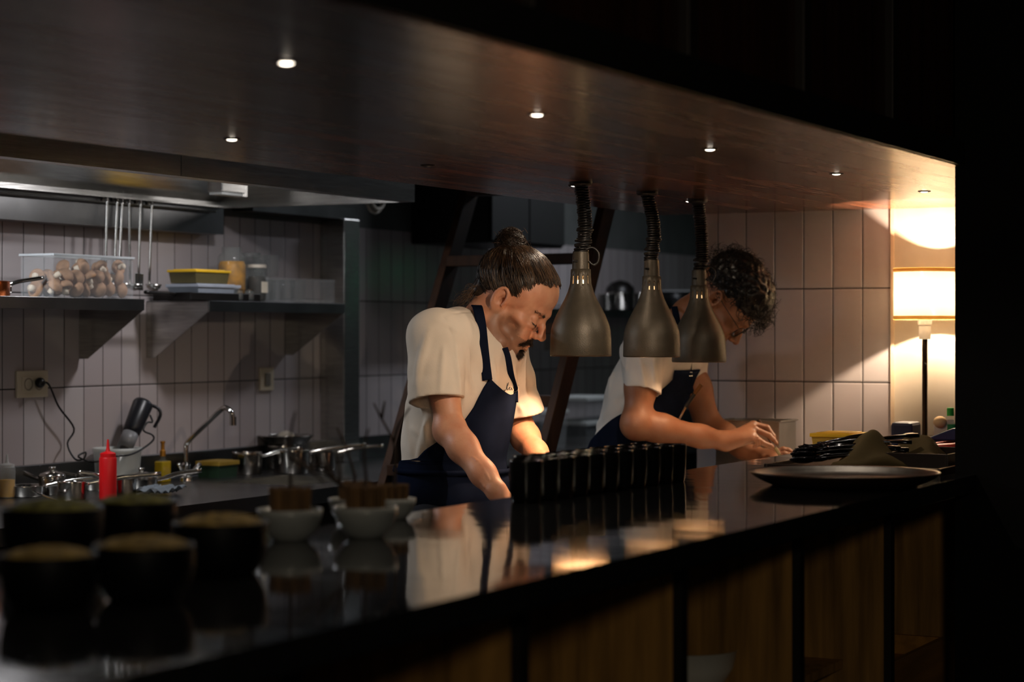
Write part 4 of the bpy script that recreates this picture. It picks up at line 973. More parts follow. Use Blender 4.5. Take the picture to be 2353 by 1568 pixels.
    g0 = Field(); g0.ops = list(g.ops)
    def pj(q, fl=None):
        r0 = P(q[0], q[1], 1.0) - np.array([0, 0, HC]); dd = 4.7
        for _ in range(70): z_ = r0*dd + np.array([0, 0, HC]); dd += max(min(g0(z_[None])[0], .05), -.02)*.8
        return z_ if abs(dd - q[2]) < .35 else P(*q)
    FL = [(pj(a), pj(b), m, w_) for a, b, m, w_ in FL]; SEAM = [(pj(a), pj(b)) for a, b in SEAM]
    def dsp(Q_):
        o = sum(fold(Q_, a, b, m*1.9, w_*.75) for a, b, m, w_ in FL) + sum(fold(Q_, a, b, -.0035, .0045) for a, b in SEAM)
        q = Q_ @ np.array([31., -22., 12.]); q2 = Q_ @ np.array([-14., 25., 41.]); return o + .0017*np.sin(q + 1.5*np.sin(q2*.7)) + .0008*np.sin(q2 + np.sin(q))
    g.disp(dsp)
    V, Q = surface(g, lo - .04, np.array([hi[0], hi[1], nb[2] + .12]), .0038); o = np_mesh('t_shirt', V, Q, COTTON2, root, 1); o['label'] = 'white cotton t-shirt'
    A = P(1440, 1180, 6.52); B = P(1510, 850, 6.43); gt.disp(lambda Q_: -np.full(len(Q_), .006))
    ts = np.linspace(0, 1, 50); grid = []
    for t in ts:
        if t < .50: l, r = 2.75, -2.2
        else:
            q = (t - .50)/.50; l, r = 2.75 - 1.85*min(1, q*1.15)**.75, -(2.2 - 1.45*min(1, q*2)**.8)
        grid.append(trace_cyl(gt, A, B, np.linspace(r, l, 70), [t], sd, fwd)[0])
    ap = sheet('apron', np.array(grid), NAVY, root, .004); ap['label'] = 'navy cloth apron with buckled straps'
    def on(px, py, fld=g, off=.0, d=5.9):
        r0 = P(px, py, 1.0) - np.array([0, 0, HC])
        for _ in range(60): q = r0*d + np.array([0, 0, HC]); e_ = fld(q[None])[0]; d += max(min(e_, .05), -.02)*.8
        return r0*(d - off) + np.array([0, 0, HC])
    def sub(o): o.parent = ap; o.location = (0, 0, 0); return o
    sub(ribbon('neck_strap', [P(1583, 775, 6.42), P(1583, 815, 6.38), P(1582, 850, 6.38), P(1583, 880, 6.37), P(1588, 905, 6.37)], RT, .021, NAVY, root))
    sub(ribbon('neck_strap', [P(1549, 705, 6.36), P(1553, 722, 6.33), P(1557, 745, 6.34), P(1563, 775, 6.38)], RT, .020, NAVY, root))
    o = MB().tube([P(1575, 856, 6.355), P(1591, 856, 6.355), P(1591, 864, 6.355), P(1575, 864, 6.355), P(1575, 856, 6.355)], .0016, 5).build('buckle', CHROME, None); loc0(o, root); sub(o)
    # hair: short curls
    k = H.k; cp = Field(); cp.ell(H.w((0, -.014, .062)), np.array((.086, .104, .088))*k, H.R, .02); cp.ell(H.w((0, .030, .078)), np.array((.070, .070, .058))*k, H.R, .03)
    cp.cut(H.w((0, .086, .045)), nrm(H.y*.55 - H.z*.83), .01); cp.cut(H.w((0, .0, .002)), nrm(-H.z + H.y*.15), .01)
    for sx in (-1, 1): cp.ell(H.w((sx*.080, -.004, -.010)), np.array((.03, .026, .036))*k, H.R, .008, True)
    rn = np.random.RandomState(8)
    bl = []
    for i in range(420):
        d_ = nrm(rn.normal(0, 1, 3))
        if d_[2] < -.25: continue
        p_ = H.w(H.skull(d_, .018 + .010*rn.rand())); bl.append(p_)
    bl = np.array(bl)
    cp.disp(lambda Q_: .0035*np.sin(((Q_ - H.o) @ H.x)*150 + 2*np.sin(((Q_ - H.o) @ H.z)*110))*np.sin(((Q_ - H.o) @ H.y)*140 + 1.3*np.sin(((Q_ - H.o) @ H.x)*90)))
    V, Q = surface(cp, H.o - .22, H.o + .24, .004); hr = np_mesh('hair', V, Q, HAIR2, root, 1); hr['label'] = 'black curly hair'
    L1 = []
    for i in range(1700):
        d_ = nrm(rn.normal(0, 1, 3) + np.array([0, .1, .5]))
        if d_[2] < -.30 or (d_[1] > .6 and d_[2] < .05): continue
        p_ = H.skull(d_, .010 + .012*rn.rand()); 
        if p_[2] < .034 and p_[1] > -.01 or p_[2] < .010 and p_[1] > -.04: continue
        if p_[1] > .05: p_ = p_*np.array([1, 1.10, 1]) - np.array([0, 0, .004])
        ax = nrm(d_*.6 + rn.normal(0, .5, 3)); u_ = nrm(np.cross(ax, rn.normal(0, 1, 3))); v_ = np.cross(ax, u_); r_ = rn.uniform(.005, .011); tn = rn.uniform(3, 7); l_ = rn.uniform(.012, .030)
        L1.append(np.array([H.w(p_ + ax*l_*(t/tn) + (u_*math.cos(t) + v_*math.sin(t) - u_)*r_) for t in np.linspace(0, tn, 11)]))
    o = strands('hair_curls', L1, .0010, HAIR2, root); o.parent = hr; o.location = (0, 0, 0)
    # brows
    for sx in (1, -1):
        L3 = []
        for i in range(160):
            q = np.array([sx*(.014 + .032*rn.rand()), .089, .016]); q[1] -= .006 + .012*(abs(q[0])/.046)**2; q += rn.normal(0, .0012, 3); L3.append(np.array([H.w(q + np.array([sx*.006*t, .001, .001*t])) for t in (0, .5, 1)]))
        strands('eyebrow', L3, .0004, HAIR2, root)
    # glasses
    gl = empty('eyeglasses', tuple(H.w((0, .1, 0))), 'thin black rimmed glasses worn by the curly-haired chef', 'glasses')
    for sx in (1, -1):
        rim = [H.w((sx*.034 + .0235*math.copysign(abs(math.cos(t))**.6, math.cos(t)), .104 - .010*abs(sx*.034 + .0235*math.cos(t))/.06, -.005 + .0185*math.copysign(abs(math.sin(t))**.7, math.sin(t)))) for t in np.linspace(0, 2*PI, 33)]
        part(MB().tube(rim, .0013, 6), 'rim', BLACK, gl, smooth='all')
        part(MB().tube(bez([H.w((sx*.058, .096, .006)), H.w((sx*.074, .070, .009)), H.w((sx*.080, .02, .010)), H.w((sx*.081, -.010, .010)), H.w((sx*.079, -.028, -.006))], 6), .0013, 6), 'temple', BLACK, gl, smooth='all')
        part(MB().add(rim[:-1], [tuple(range(32))]), 'lens', M('spectacle_glass', (.95, .95, .95, 1), .02, trans=1, ior=1.02, var=0), gl)
    part(MB().tube(bez([H.w((-.0115, .103, .000)), H.w((0, .107, .003)), H.w((.0115, .103, .000))], 5), .0013, 6), 'bridge', BLACK, gl)
    # tool in the hand, tongs in the bib
    tl = empty('wooden_tweezer_tool', tuple(P(1760, 1010, 6.30)), 'slim dark wooden stick with a pale tip held between the fingers of the second chef', 'tool')
    a, b_ = P(1743, 968, 6.345), P(1789, 1042, 6.262)
    part(MB().tube([a, a + (b_-a)*.85], [.0068, .0052], 10), 'handle', M('dark_stick_wood', rgb(60, 35, 22), .4), tl, smooth=True); part(MB().tube([a + (b_-a)*.84, b_ + (b_-a)*.06], [.0052, .0045], 10), 'tip', M('olive_tip', rgb(110, 95, 45), .4), tl, smooth=True)
    tg = empty('spatula', tuple(P(1580, 935, 6.34)), 'narrow steel spatula with brown handle end tucked in the apron of the second chef', 'utensil')
    part(MB().tube([P(1612, 884, 6.33), P(1596, 905, 6.34)], .0065, 8, flat=.6), 'handle_end', M('honey_wood', rgb(120, 80, 40), .4), tg, smooth=True)
    part(MB().tube([P(1597, 904, 6.34), P(1575, 936, 6.34)], .006, 8, flat=.6), 'handle', BLACK, tg, smooth=True)
    part(MB().tube([P(1576, 934, 6.34), P(1551, 980, 6.345)], [.005, .0035], 8, flat=.4), 'blade', CHROME, tg, smooth=True)
    legs(root, pel + sd*.09 - UP*.08, pel - sd*.09 - UP*.08, 0, fwd, NAVY2)
    return root
chef_two()
# ================================================================ things on the pass counter
rnd = random.Random(11)
CUPM = M('black_glazed_stoneware', rgb(11, 11, 12), .2, var=.2, spec=.22)
def cup_proto(loc, label):
    o = MB().lathe([(.0001, 0), (.026, 0), (.0285, .003), (.0300, .012), (.0315, .04), (.0325, .080), (.0325, .0835), (.0312, .0842), (.0303, .082), (.0292, .03), (.026, .008), (.0001, .006)], n=36).build('cup', CUPM, None, smooth='all', loc=loc)
    return tag(o, label, 'cup', 'black cups standing in two rows on the pass counter')
words_ = ['first', 'second', 'third', 'fourth', 'fifth', 'sixth', 'seventh', 'eighth', 'ninth', 'tenth', 'eleventh', 'twelfth']
c0 = None
for row in (0, 1):
    for i in range(11 if row == 0 else 9):
        x = 3.604 + .0662*i + .1285*row; y = 1.838 - .003*i + row*.0575
        lab = 'glossy black cup, %s from the left in the %s row' % (words_[i], ('front', 'back')[row])
        x += rnd.uniform(-.0008, .0008)
        if c0 is None: c0 = cup_proto((x, y, CZ), lab)
        else: dup(c0, (x, y, CZ), lab)
# large oval plate
pc = P(1941, YH, 4.50)
pl = empty('serving_plate', (pc[0], pc[1], CZ), 'large round dark bronze serving plate at the right end of the pass counter', 'plate')
PLM = M('dark_bronze_glaze', rgb(40, 30, 23), .30, .0, var=.2, scale=20, bump=.05, spec=.2)
MB().lathe([(.0001, 0), (.150, 0), (.158, .002), (.178, .010), (.195, .019), (.205, .0275), (.207, .030), (.205, .0315), (.199, .030), (.188, .022), (.172, .0145), (.160, .0125), (.0001, .0115)], n=96).build('dish', PLM, pl, smooth='all')
# rectangular tray with cutlery and napkins
TRAYM = M('dark_brown_tray', rgb(34, 24, 18), .35, var=.2)
tx0, tx1, ty0, ty1 = 4.72, 5.42, 1.325, 1.76
ty = empty('cutlery_tray', ((tx0+tx1)/2, 1.55, CZ), 'dark rimmed tray holding the cutlery heap and napkins beside the round plate', 'tray')
def frame_(mb, x0, x1, y0, y1, z0, z1, t=.008):
    return mb.box((x0, y0, z0), (x1, y0+t, z1)).box((x0, y1-t, z0), (x1, y1, z1)).box((x0, y0+t, z0), (x0+t, y1-t, z1)).box((x1-t, y0+t, z0), (x1, y1-t, z1))
part(frame_(MB(), tx0, tx1, ty0, ty1, CZ, CZ+.016), 'tray_rim', TRAYM, ty, bevel=.002); part(MB().box((tx0+.008, ty0+.008, CZ), (tx1-.008, ty1-.008, CZ+.006)), 'tray_floor', TRAYM, ty)
bx = empty('divided_box', (5.02, 1.42, CZ+.006), 'open dark box with thin raised rims at the right end of the tray', 'box')
part(frame_(MB(), 4.86, 5.18, 1.345, 1.50, CZ+.0065, CZ+.042, .005), 'side_walls', TRAYM, bx, bevel=.0015); part(MB().box((4.865, 1.35, CZ+.0065), (5.175, 1.495, CZ+.010)), 'base_board', TRAYM, bx)
# cutlery heap
CUT = M('black_steel_cutlery', rgb(70, 72, 78), .14, 1, var=.1)
def spoon(big=1.0):
    r = empty('spoon', (0, 0, 0), '', 'spoon')
    MB().lathe([(.0001, -.004), (.010, -.003), (.017, .0), (.019, .0035), (.0185, .004), (.016, .001), (.009, -.002), (.0001, -.003)], n=24, sx=1.45*big, sy=big).build('spoon_bowl', CUT, r, smooth='all')
    MB().tube(bez([(.026*big, 0, .003), (.045, 0, .006), (.09, 0, .008), (.145, 0, .004)], 5), [.0032]*5 + [.0026]*8 + [.004]*3, 8, flat=2.0).build('handle', CUT, r, smooth='all'); r.scale = (1.2, 1.2, 1.2); return r
def fork():
    r = empty('fork', (0, 0, 0), '', 'fork')
    mb = MB()
    for k in (-1.5, -.5, .5, 1.5): mb.tube([(-.028, k*.0056, .004), (-.012, k*.0058, -.001), (.010, k*.0052, .001)], [.0008, .0014, .0016], 6)
    mb.build('tines', CUT, r, smooth='all')
    mb = MB().tube(bez([(.008, 0, .001), (.022, 0, .002), (.03, 0, .004), (.08, 0, .008), (.14, 0, .004)], 5), [.0055]*4 + [.004]*4 + [.0028]*6 + [.0035]*7, 8, flat=1.9)
    mb.build('handle', CUT, r, smooth='all'); return r
heap = [('spoon', 1845, 1040, .012, 200, 8), ('spoon', 1850, 1044, .020, 208, 6), ('spoon', 1846, 1050, .028, 195, 10), ('spoon', 1852, 1052, .036, 204, 12), ('spoon', 1856, 1056, .044, 212, 14), ('spoon', 1864, 1046, .050, 200, 16),
        ('spoon', 1874, 1052, .014, 190, 5), ('spoon', 1890, 1055, .022, 214, 12), ('spoon', 1905, 1045, .040, 188, 4), ('fork', 1882, 1050, .052, 225, 24), ('fork', 1893, 1044, .056, 232, 28), ('fork', 1872, 1046, .056, 218, 20),
        ('spoon', 1930, 1040, .052, 200, 10), ('spoon', 1960, 1040, .056, 222, 20), ('spoon', 1990, 1036, .050, 240, 22), ('fork', 1915, 1052, .050, 210, 15), ('spoon', 1925, 1052, .030, 196, 6), ('fork', 1860, 1060, .018, 190, 4)]
proto = {}
wh = ['lowest at the left edge', 'second from the bottom at the left edge', 'third from the bottom at the left edge', 'fourth from the bottom at the left edge', 'fifth from the bottom at the left edge', 'topmost at the left edge',
      'flat in the middle', 'tilted in the middle', 'under the forks', 'steep, in front of the yellow box', 'steepest, its tines against the yellow box', 'steep, nearest the left edge', 'resting near the napkin fold', 'on top between the two napkins', 'highest, beside the blue folder', 'lying beside the olive napkin', 'deep under the olive napkin', 'at the bottom front']
for i, (kd, px, py, dz, an, tl_) in enumerate(heap):
    x = 4.80 + .0125*(i % 6) + (px - 1845)*.0009; yy = WX(px, YH, x)[1]
    lab = {'spoon': 'dark shiny spoon in the cutlery heap, ', 'fork': 'dark shiny fork in the cutlery heap, '}[kd] + wh[i]
    rot = (math.radians(rnd.uniform(-28, 28)), math.radians(-tl_*.3), math.radians(an + 90 + rnd.uniform(-6, 6)))
    if kd not in proto:
        proto[kd] = spoon() if kd == 'spoon' else fork(); o = proto[kd]; o.location = (x, yy, CZ + .010 + dz*.80); o.rotation_euler = rot
    else: o = dup(proto[kd], (x, yy, CZ + .010 + dz*.80), rot=rot)
    o['label'] = lab; o['group'] = 'dark cutlery heaped on the tray'
# napkins
OLIVE = M('olive_napkin_cloth', rgb(88, 77, 54), .92, var=.12, bump=.3, bscale=500, spec=.1)
def napkin(pts, label, seed):
    """draped cloth: heights given over a small grid between four corners (px, py, depth)"""
    rn = np.random.RandomState(seed); n = 34; c = [P(*q) for q in pts[:4]]; pk = pts[4]
    Gd = np.zeros((n, n, 3))
    for i in range(n):
        for j in range(n):
            u, v = i/(n-1), j/(n-1); b = (c[0]*(1-u) + c[1]*u)*(1-v) + (c[3]*(1-u) + c[2]*u)*v
            h = 0
            for (pu, pv, hh, w1, w2, an) in pk:
                du, dv = u-pu, v-pv; a_, b_ = du*math.cos(an)+dv*math.sin(an), -du*math.sin(an)+dv*math.cos(an); h += hh*math.exp(-(a_/w1)**2 - (b_/w2)**2)
            h *= min(1, (v*4)**.6, ((1-v)*4)**.6, ((1-u)*5)**.6, (u*5)**.6)
            b = b + UP*(h + .0035*math.sin(9*u + 5*v + seed) + .0025*math.sin(21*v - 8*u)); b[2] = max(b[2], CZ + .018) if 0 < j < n-1 and 0 < i < n-1 else CZ + .0085; Gd[i, j] = b
    o = sheet('napkin', Gd, OLIVE, None, .003); return tag(o, label, 'napkin', 'olive cloth napkins on the cutlery tray')
napkin([(1905, 1072, 4.95), (2090, 1062, 4.98), (2075, 1040, 5.25), (1960, 1045, 5.25), [(.48, .42, .050, .30, .48, .5), (.62, .50, .020, .5, .12, .9), (.2, .5, .016, .3, .4, 0)]], 'olive cloth napkin peaked in the middle, nearer the round plate', 2)
napkin([(2040, 1062, 5.12), (2150, 1058, 5.05), (2182, 1040, 5.3), (2060, 1036, 5.5), [(.3, .6, .046, .34, .5, .3), (.75, .5, .026, .3, .4, 0), (.5, .4, .012, .5, .1, .5)]], 'olive cloth napkin folded lower, behind and right of the peaked one', 5)
# yellow lidded tub
def tub(loc, size, lab, body, lidm, rz=0, lidh=.014):
    r = empty('lidded_tub', loc, lab, 'container', rz=rz); l, w_, h = size
    mb = MB(); a = [(-l/2*.93, -w_/2*.93, 0), (l/2*.93, -w_/2*.93, 0), (l/2*.93, w_/2*.93, 0), (-l/2*.93, w_/2*.93, 0)]; t = [(-l/2, -w_/2, h), (l/2, -w_/2, h), (l/2, w_/2, h), (-l/2, w_/2, h)]
    mb.add(a + t, [(3, 2, 1, 0), (0, 1, 5, 4), (1, 2, 6, 5), (2, 3, 7, 6), (3, 0, 4, 7)]).build('tub_body', body, r, bevel=.006, solid=.0015)
    MB().cbox((0, 0, h + lidh/2), (l + .010, w_ + .010, lidh)).cbox((0, 0, h + lidh + .001), (l - .02, w_ - .02, .003)).build('lid', lidm, r, bevel=.004); return r
YEL = M('yellow_lid', rgb(238, 190, 40), .45, var=.04, sss=0); YBODY = M('yellowish_clear_plastic', (.85, .62, .14, 1), .3, trans=.55, ior=1.2, var=.05)
tub((5.60, 1.862, CZ), (.13, .118, .040), 'clear tub with a yellow lid behind the cutlery, against the end wall', YBODY, YEL, lidh=.010)
# blue folder box, tablet case, small things
NB = M('dark_blue_card', rgb(24, 30, 62), .5, var=.1); RED = M('red_card', rgb(170, 30, 24), .5); BLU = M('blue_cover', rgb(28, 48, 92), .35, var=.1)
fb = empty('blue_folder_box', (5.86, 1.72, CZ), 'dark blue card folder standing at the foot of the table lamp', 'folder')
part(MB().box((5.80, 1.712, CZ), (5.90, 1.775, CZ+.074)), 'cover', NB, fb, bevel=.010)
bd = empty('red_edged_binder', (5.75, 1.52, CZ), 'dark blue binder with a bright red edge lying beside the folder', 'binder')
part(MB().box((5.58, 1.36, CZ+.001), (5.92, 1.655, CZ+.020), tilt=(math.radians(-5), 'X')), 'pages', NB, bd, bevel=.002); part(MB().box((5.575, 1.355, CZ+.021), (5.93, 1.66, CZ+.029), tilt=(math.radians(-5), 'X')), 'red_cover', RED, bd, bevel=.002)
tb = empty('blue_wallet', (5.85, 1.52, CZ+.035), 'blue padded wallet slumped on top of the red edged binder', 'wallet')
part(MB().prism([(5.72, 1.64, CZ+.036), (5.72, 1.57, CZ+.064), (5.72, 1.50, CZ+.062), (5.72, 1.34, CZ+.040), (5.72, 1.34, CZ+.028), (5.72, 1.64, CZ+.030)], (.22, 0, 0)), 'padded_cover', BLU, tb, bevel=.006)
rc = MB().box((5.95, 1.63, CZ), (5.955, 1.69, CZ+.078), rz=.5).build('paper_slip', M('paper', rgb(235, 225, 205), .8), None); tag(rc, 'crumpled white paper slip behind the blue wallet', 'paper')
gb = empty('hand_gel_bottle', tuple(P(2184, YH, 6.06) - UP*(HC - CZ)), 'small clear bottle with a green cap at the far right of the counter', 'bottle')
MB().lathe([(.0001, 0), (.016, 0), (.018, .004), (.018, .050), (.012, .058), (.009, .060)], n=24).build('flask', GLASS, gb, smooth=True)
MB().lathe([(.0165, .012), (.0185, .012), (.0185, .036), (.0165, .036)], n=24).build('label_band', M('green_label', rgb(40, 140, 80), .5), gb, smooth=True)
MB().lathe([(.0001, .060), (.0105, .060), (.0105, .082), (.009, .084), (.0001, .084)], n=20).build('cap', M('green_cap', rgb(40, 150, 50), .4), gb, smooth=True)
gb.location.z += .028; tag(MB().box((5.93, 1.57, CZ), (6.02, 1.70, CZ + .027)).build('card_box', NB, None, bevel=.002), 'low dark box under the green capped bottle', 'box')
ch = P(2160, YH, 6.05); ks = MB()
o = MB().ball((0, 0, .018), (.022, .020, .018), 16).build('bread_roll', M('pale_bun', rgb(225, 190, 140), .8, var=.15), None, smooth='all', loc=(ch[0], ch[1], CZ+.052)); tag(o, 'small pale round bun beside the green capped bottle', 'bun')
# steel container by the end wall behind the second chef's hands
gn = empty('steel_pan_insert', (6.28, 2.28, .90), 'tall steel food pan standing on edge against the tiled end wall', 'pan')
part(frame_(MB(), 6.20, 6.355, 2.26, 2.475, .902, 1.132, .0025).box((6.20, 2.26, .902), (6.355, 2.475, .905)), 'pan_body', M('dull_steel', (.42, .40, .36, 1), .42, 1, var=.1), gn)
part(frame_(MB(), 6.194, 6.362, 2.253, 2.482, 1.132, 1.136, .010), 'rolled_rim', M('dull_steel', (.42, .40, .36, 1), .42, 1, var=.1), gn, bevel=.001)
bdm = MB().box((5.55, 2.00, .901), (6.12, 2.32, .94)).build('chopping_board', M('white_board', rgb(232, 228, 220), .6), None, bevel=.004); tag(bdm, 'thick pale chopping board under the hands of the second chef', 'board')
bdm = MB().box((4.40, 2.02, .901), (4.95, 2.36, .925)).build('chopping_board', M('white_board', rgb(232, 228, 220), .6), None, bevel=.004); tag(bdm, 'pale chopping board under the hands of the first chef, hidden by the cups', 'board')

# ---- bowls in the near left
MOSS = M('golden_moss', rgb(130, 110, 60), .95, var=.5, scale=60, bump=.9, bscale=160)
MOSSG = M('olive_moss', rgb(92, 92, 44), .95, var=.5, scale=60, bump=.9, bscale=160)
DKB = M('black_glazed_bowl', rgb(9, 10, 13), .5, var=.2, spec=.12)
def near_bowl(px, py, wpx, label, moss, hr=.55):
    g_ = G(px, py, CZ); d = g_ @ FW - 0; d = (g_[:2] @ FW[:2]); R_ = wpx/2*d/F
    g_ = g_ + FW*R_*.45
    r = empty('planted_bowl', tuple(g_), label, 'bowl', 'dark bowls of golden moss'); h = R_*2*hr
    MB().lathe([(.0001, 0), (R_*.66, 0), (R_*.76, h*.05), (R_*.93, h*.32), (R_*.99, h*.66), (R_, h*.97), (R_*.985, h), (R_*.95, h*.96), (R_*.88, h*.7), (R_*.5, h*.4), (.0001, h*.4)], n=48).build('bowl_body', DKB, r, smooth='all')
    rn = np.random.RandomState(int(px)); n = 30; mb = MB()
    vs = []; m = 12
    for j in range(m + 1):
        for i in range(n):
            q = j/m; a = 2*PI*i/n; rr = R_*.93*math.sin(q*PI/2); z = h*.90 + R_*.26*math.cos(q*PI/2) + R_*.03*math.sin(a*5 + q*9) + rn.uniform(-1, 1)*R_*.018
            vs.append((rr*math.cos(a), rr*math.sin(a), z))
    mb.add(vs, [(j*n + i, (j+1)*n + i, (j+1)*n + (i+1) % n, j*n + (i+1) % n) for j in range(m) for i in range(n)])
    o = mb.build('moss', moss, r, smooth='all', sub=1); return r
near_bowl(500, 1325, 222, 'black bowl of golden moss, rightmost of the dark bowls', MOSS)
near_bowl(322, 1385, 235, 'black bowl of golden moss, front middle of the dark bowls', MOSS)
near_bowl(100, 1402, 225, 'black bowl of brownish moss, front left corner of the dark bowls', MOSS)
near_bowl(302, 1262, 195, 'black bowl of olive moss, back middle of the dark bowls', MOSSG)
near_bowl(110, 1300, 235, 'black bowl of green moss, back left of the dark bowls', MOSSG)
STRAW = M('straw_bristle', rgb(92, 68, 40), .9, var=.5, scale=80, stretch=(1, 1, .1)); TWIG = M('dark_twig', rgb(42, 30, 22), .8, var=.3)
def pale_bowl(px, py, wpx, label, twigs, seed):
    g_ = G(px, py, CZ); d = g_[:2] @ FW[:2]; R_ = wpx/2*d/F; g_ = g_ + FW*R_*.45; rn = random.Random(seed); h = R_*.95
    r = empty('straw_bowl', tuple(g_), label, 'bowl', 'pale bowls holding bundles of straw')
    MB().lathe([(.0001, 0), (R_*.50, 0), (R_*.56, h*.05), (R_*.86, h*.38), (R_*.98, h*.80), (R_, h), (R_*.965, h*1.01), (R_*.93, h*.8), (R_*.7, h*.35), (.0001, h*.2)], n=44).build('bowl_body', GREYCER, r, smooth='all')
    mb = MB(); 
    for i in range(230):
        a = rn.uniform(0, 2*PI); q = R_*.62*math.sqrt(rn.random()); x, y = q*math.cos(a), q*math.sin(a)
        mb.tube([(x*.9, y*.9, h*.25), (x*1.05, y*1.05, h*1.0 + R_*.62 + rn.uniform(-.06, .05)*R_)], R_*.038, 4)
    o = mb.build('straw_bundle', STRAW, r); o['kind'] = 'stuff'
    if twigs:
        mb = MB()
        for tw in twigs:
            p0 = np.array([0, 0, h*1.0 + R_*.4]); pts = [p0] + [p0 + (RT*(a/F*d) + UP*(b/F*d) + FW*c) for a, b, c in tw[1:]]
            if tw[0] == 'b': pts = [p0 + (RT*(a/F*d) + UP*(b/F*d) + FW*c) for a, b, c in tw[1:]]
            mb.tube(bez(pts, 4), list(np.linspace(.0032, .0016, (len(pts)-1)*4 + 1)), 6)
        mb.build('dry_twig', TWIG, r, smooth='all')
    return r
pale_bowl(812, 1205, 120, 'pale bowl of straw behind, between the two front pale bowls', [('a', (0, 30, 0), (-18, 90, 0), (-40, 140, .0))], 3)
pale_bowl(905, 1195, 100, 'smallest looking pale bowl of straw, beside the apron of the first chef', [('a', (2, 60, 0), (-2, 110, 0), (-30, 165, 0), (-48, 200, 0)), ('b', (-2, 110, 0), (10, 150, .0), (36, 190, 0)), ('b', (-30, 165, 0), (-22, 205, 0))], 4)
pale_bowl(662, 1245, 152, 'pale bowl of straw with a thin upright twig, front left one', [('a', (2, 50, 0), (0, 110, .0), (6, 165, 0), (14, 195, 0)), ('b', (0, 90, 0), (46, 60, 0), (80, 30, 0))], 1)
pale_bowl(838, 1238, 150, 'pale bowl of straw with forked dark twigs, front right one', [('a', (-60, 20, 0), (-95, 70, 0), (-128, 60, 0), (-150, 80, 0)), ('a', (-60, 20, 0), (-100, 60, 0), (-112, 95, 0)), ('b', (-60, 20, 0), (-62, 60, 0), (-74, 100, 0)), ('a', (0, 40, 0), (-4, 100, 0), (6, 150, 0))], 2)

# ================================================================ back worktop things
KB = BZ
def pot(px, py, wpx, hpx, label, hand_=None, hlen=.16, hz=.85, lid=False, mat=POT, name='saucepan', z=None, cat='pan'):
    g_ = G(px, py, KB); d = g_[:2] @ FW[:2]; R_ = wpx/2*d/F; h = hpx*d/F; g_ = g_ + FW*R_*.6; g_[1] = min(g_[1], 4.255 - R_); g_[0] = XY(px, g_[1]) if name != 'x' else g_[0]
    if z: g_[2] = z
    r = empty(name, tuple(g_), label, cat, 'steel pans crowded on the back worktop')
    MB().lathe([(.0001, 0), (R_*.93, 0), (R_*.99, .004), (R_, h*.9), (R_*1.03, h), (R_*1.015, h*1.02), (R_*.97, h*.95), (R_*.96, .006), (.0001, .005)], n=40).build('pan_body', mat, r, smooth='all', auto=40)
    if hand_ is not None:
        a = math.radians(hand_); u = RT*math.cos(a) + FW*math.sin(a); p0 = u*R_ + UP*h*hz
        MB().tube(bez([p0, p0 + u*.02 + UP*.004, p0 + u*hlen*.5 + UP*.018, p0 + u*hlen + UP*.026], 5), [.006]*6 + [.0075]*10, 8, flat=.5).build('handle', mat, r, smooth='all')
        MB().ball(p0 + u*.003, .006, 10).build('rivet', CHROME, r, smooth='all')
    if lid:
        o = MB().lathe([(R_*1.04, h*1.0), (R_*.9, h*1.0 + .010), (R_*.3, h + .018), (.0001, h + .019)], n=40).build('lid', mat, r, smooth='all', solid=.0015)
        MB().tube([(0, 0, h+.018), (0, 0, h+.032)], [.006, .011], 12).build('knob', mat, r, smooth='all')
    return r
pot(568, 1091, 68, 50, 'small steel saucepan on the back worktop, right of the tap, its handle pointing right', 0, .14)
pot(670, 1089, 84, 54, 'wider steel saucepan directly below the frying pan, long handle pointing right', 12, .20)
pot(742, 1082, 62, 46, 'steel saucepan nearest the steel column, handle pointing right', 8, .17)
fp = pot(650, 1068, 70, 52, 'steel pot hidden behind two saucepans, carrying the frying pan', None)
q = fp.location.copy()
fy = empty('frying_pan', (q.x + .02, q.y, KB + 52*(q.x*FW[0] + q.y*FW[1])/F + .004), 'flared steel frying pan balanced on the pots right of the tap', 'pan', 'steel pans crowded on the back worktop')
MB().lathe([(.0001, 0), (.070, 0), (.078, .006), (.098, .032), (.103, .034), (.100, .036), (.094, .030), (.074, .006), (.0001, .003)], n=44).build('pan_body', POT, fy, smooth='all')
MB().ball((0, 0, .030), (.035, .03, .022), 16).build('folded_rag', M('pale_rag', rgb(180, 170, 155), .9, bump=.4), fy, smooth='all')
pot(165, 1150, 66, 42, 'steel saucepan in the crowd left of the red bottle, nearest the front', 15, .22)
pot(120, 1138, 62, 40, 'steel saucepan with a flat lid at the left of the crowd', 160, .12, lid=True)
pot(285, 1144, 56, 46, 'steel saucepan just right of the red bottle', -165, .10)
pot(215, 1128, 74, 36, 'shallow steel pan behind the red bottle with a long handle to the left', 185, .26, .9)
pot(55, 1118, 90, 24, 'low steel pan at the left edge of the worktop', 10, .20, .9)
pot(325, 1130, 74, 30, 'round steel pan with a lid right of the white bucket', 20, .14, lid=True)
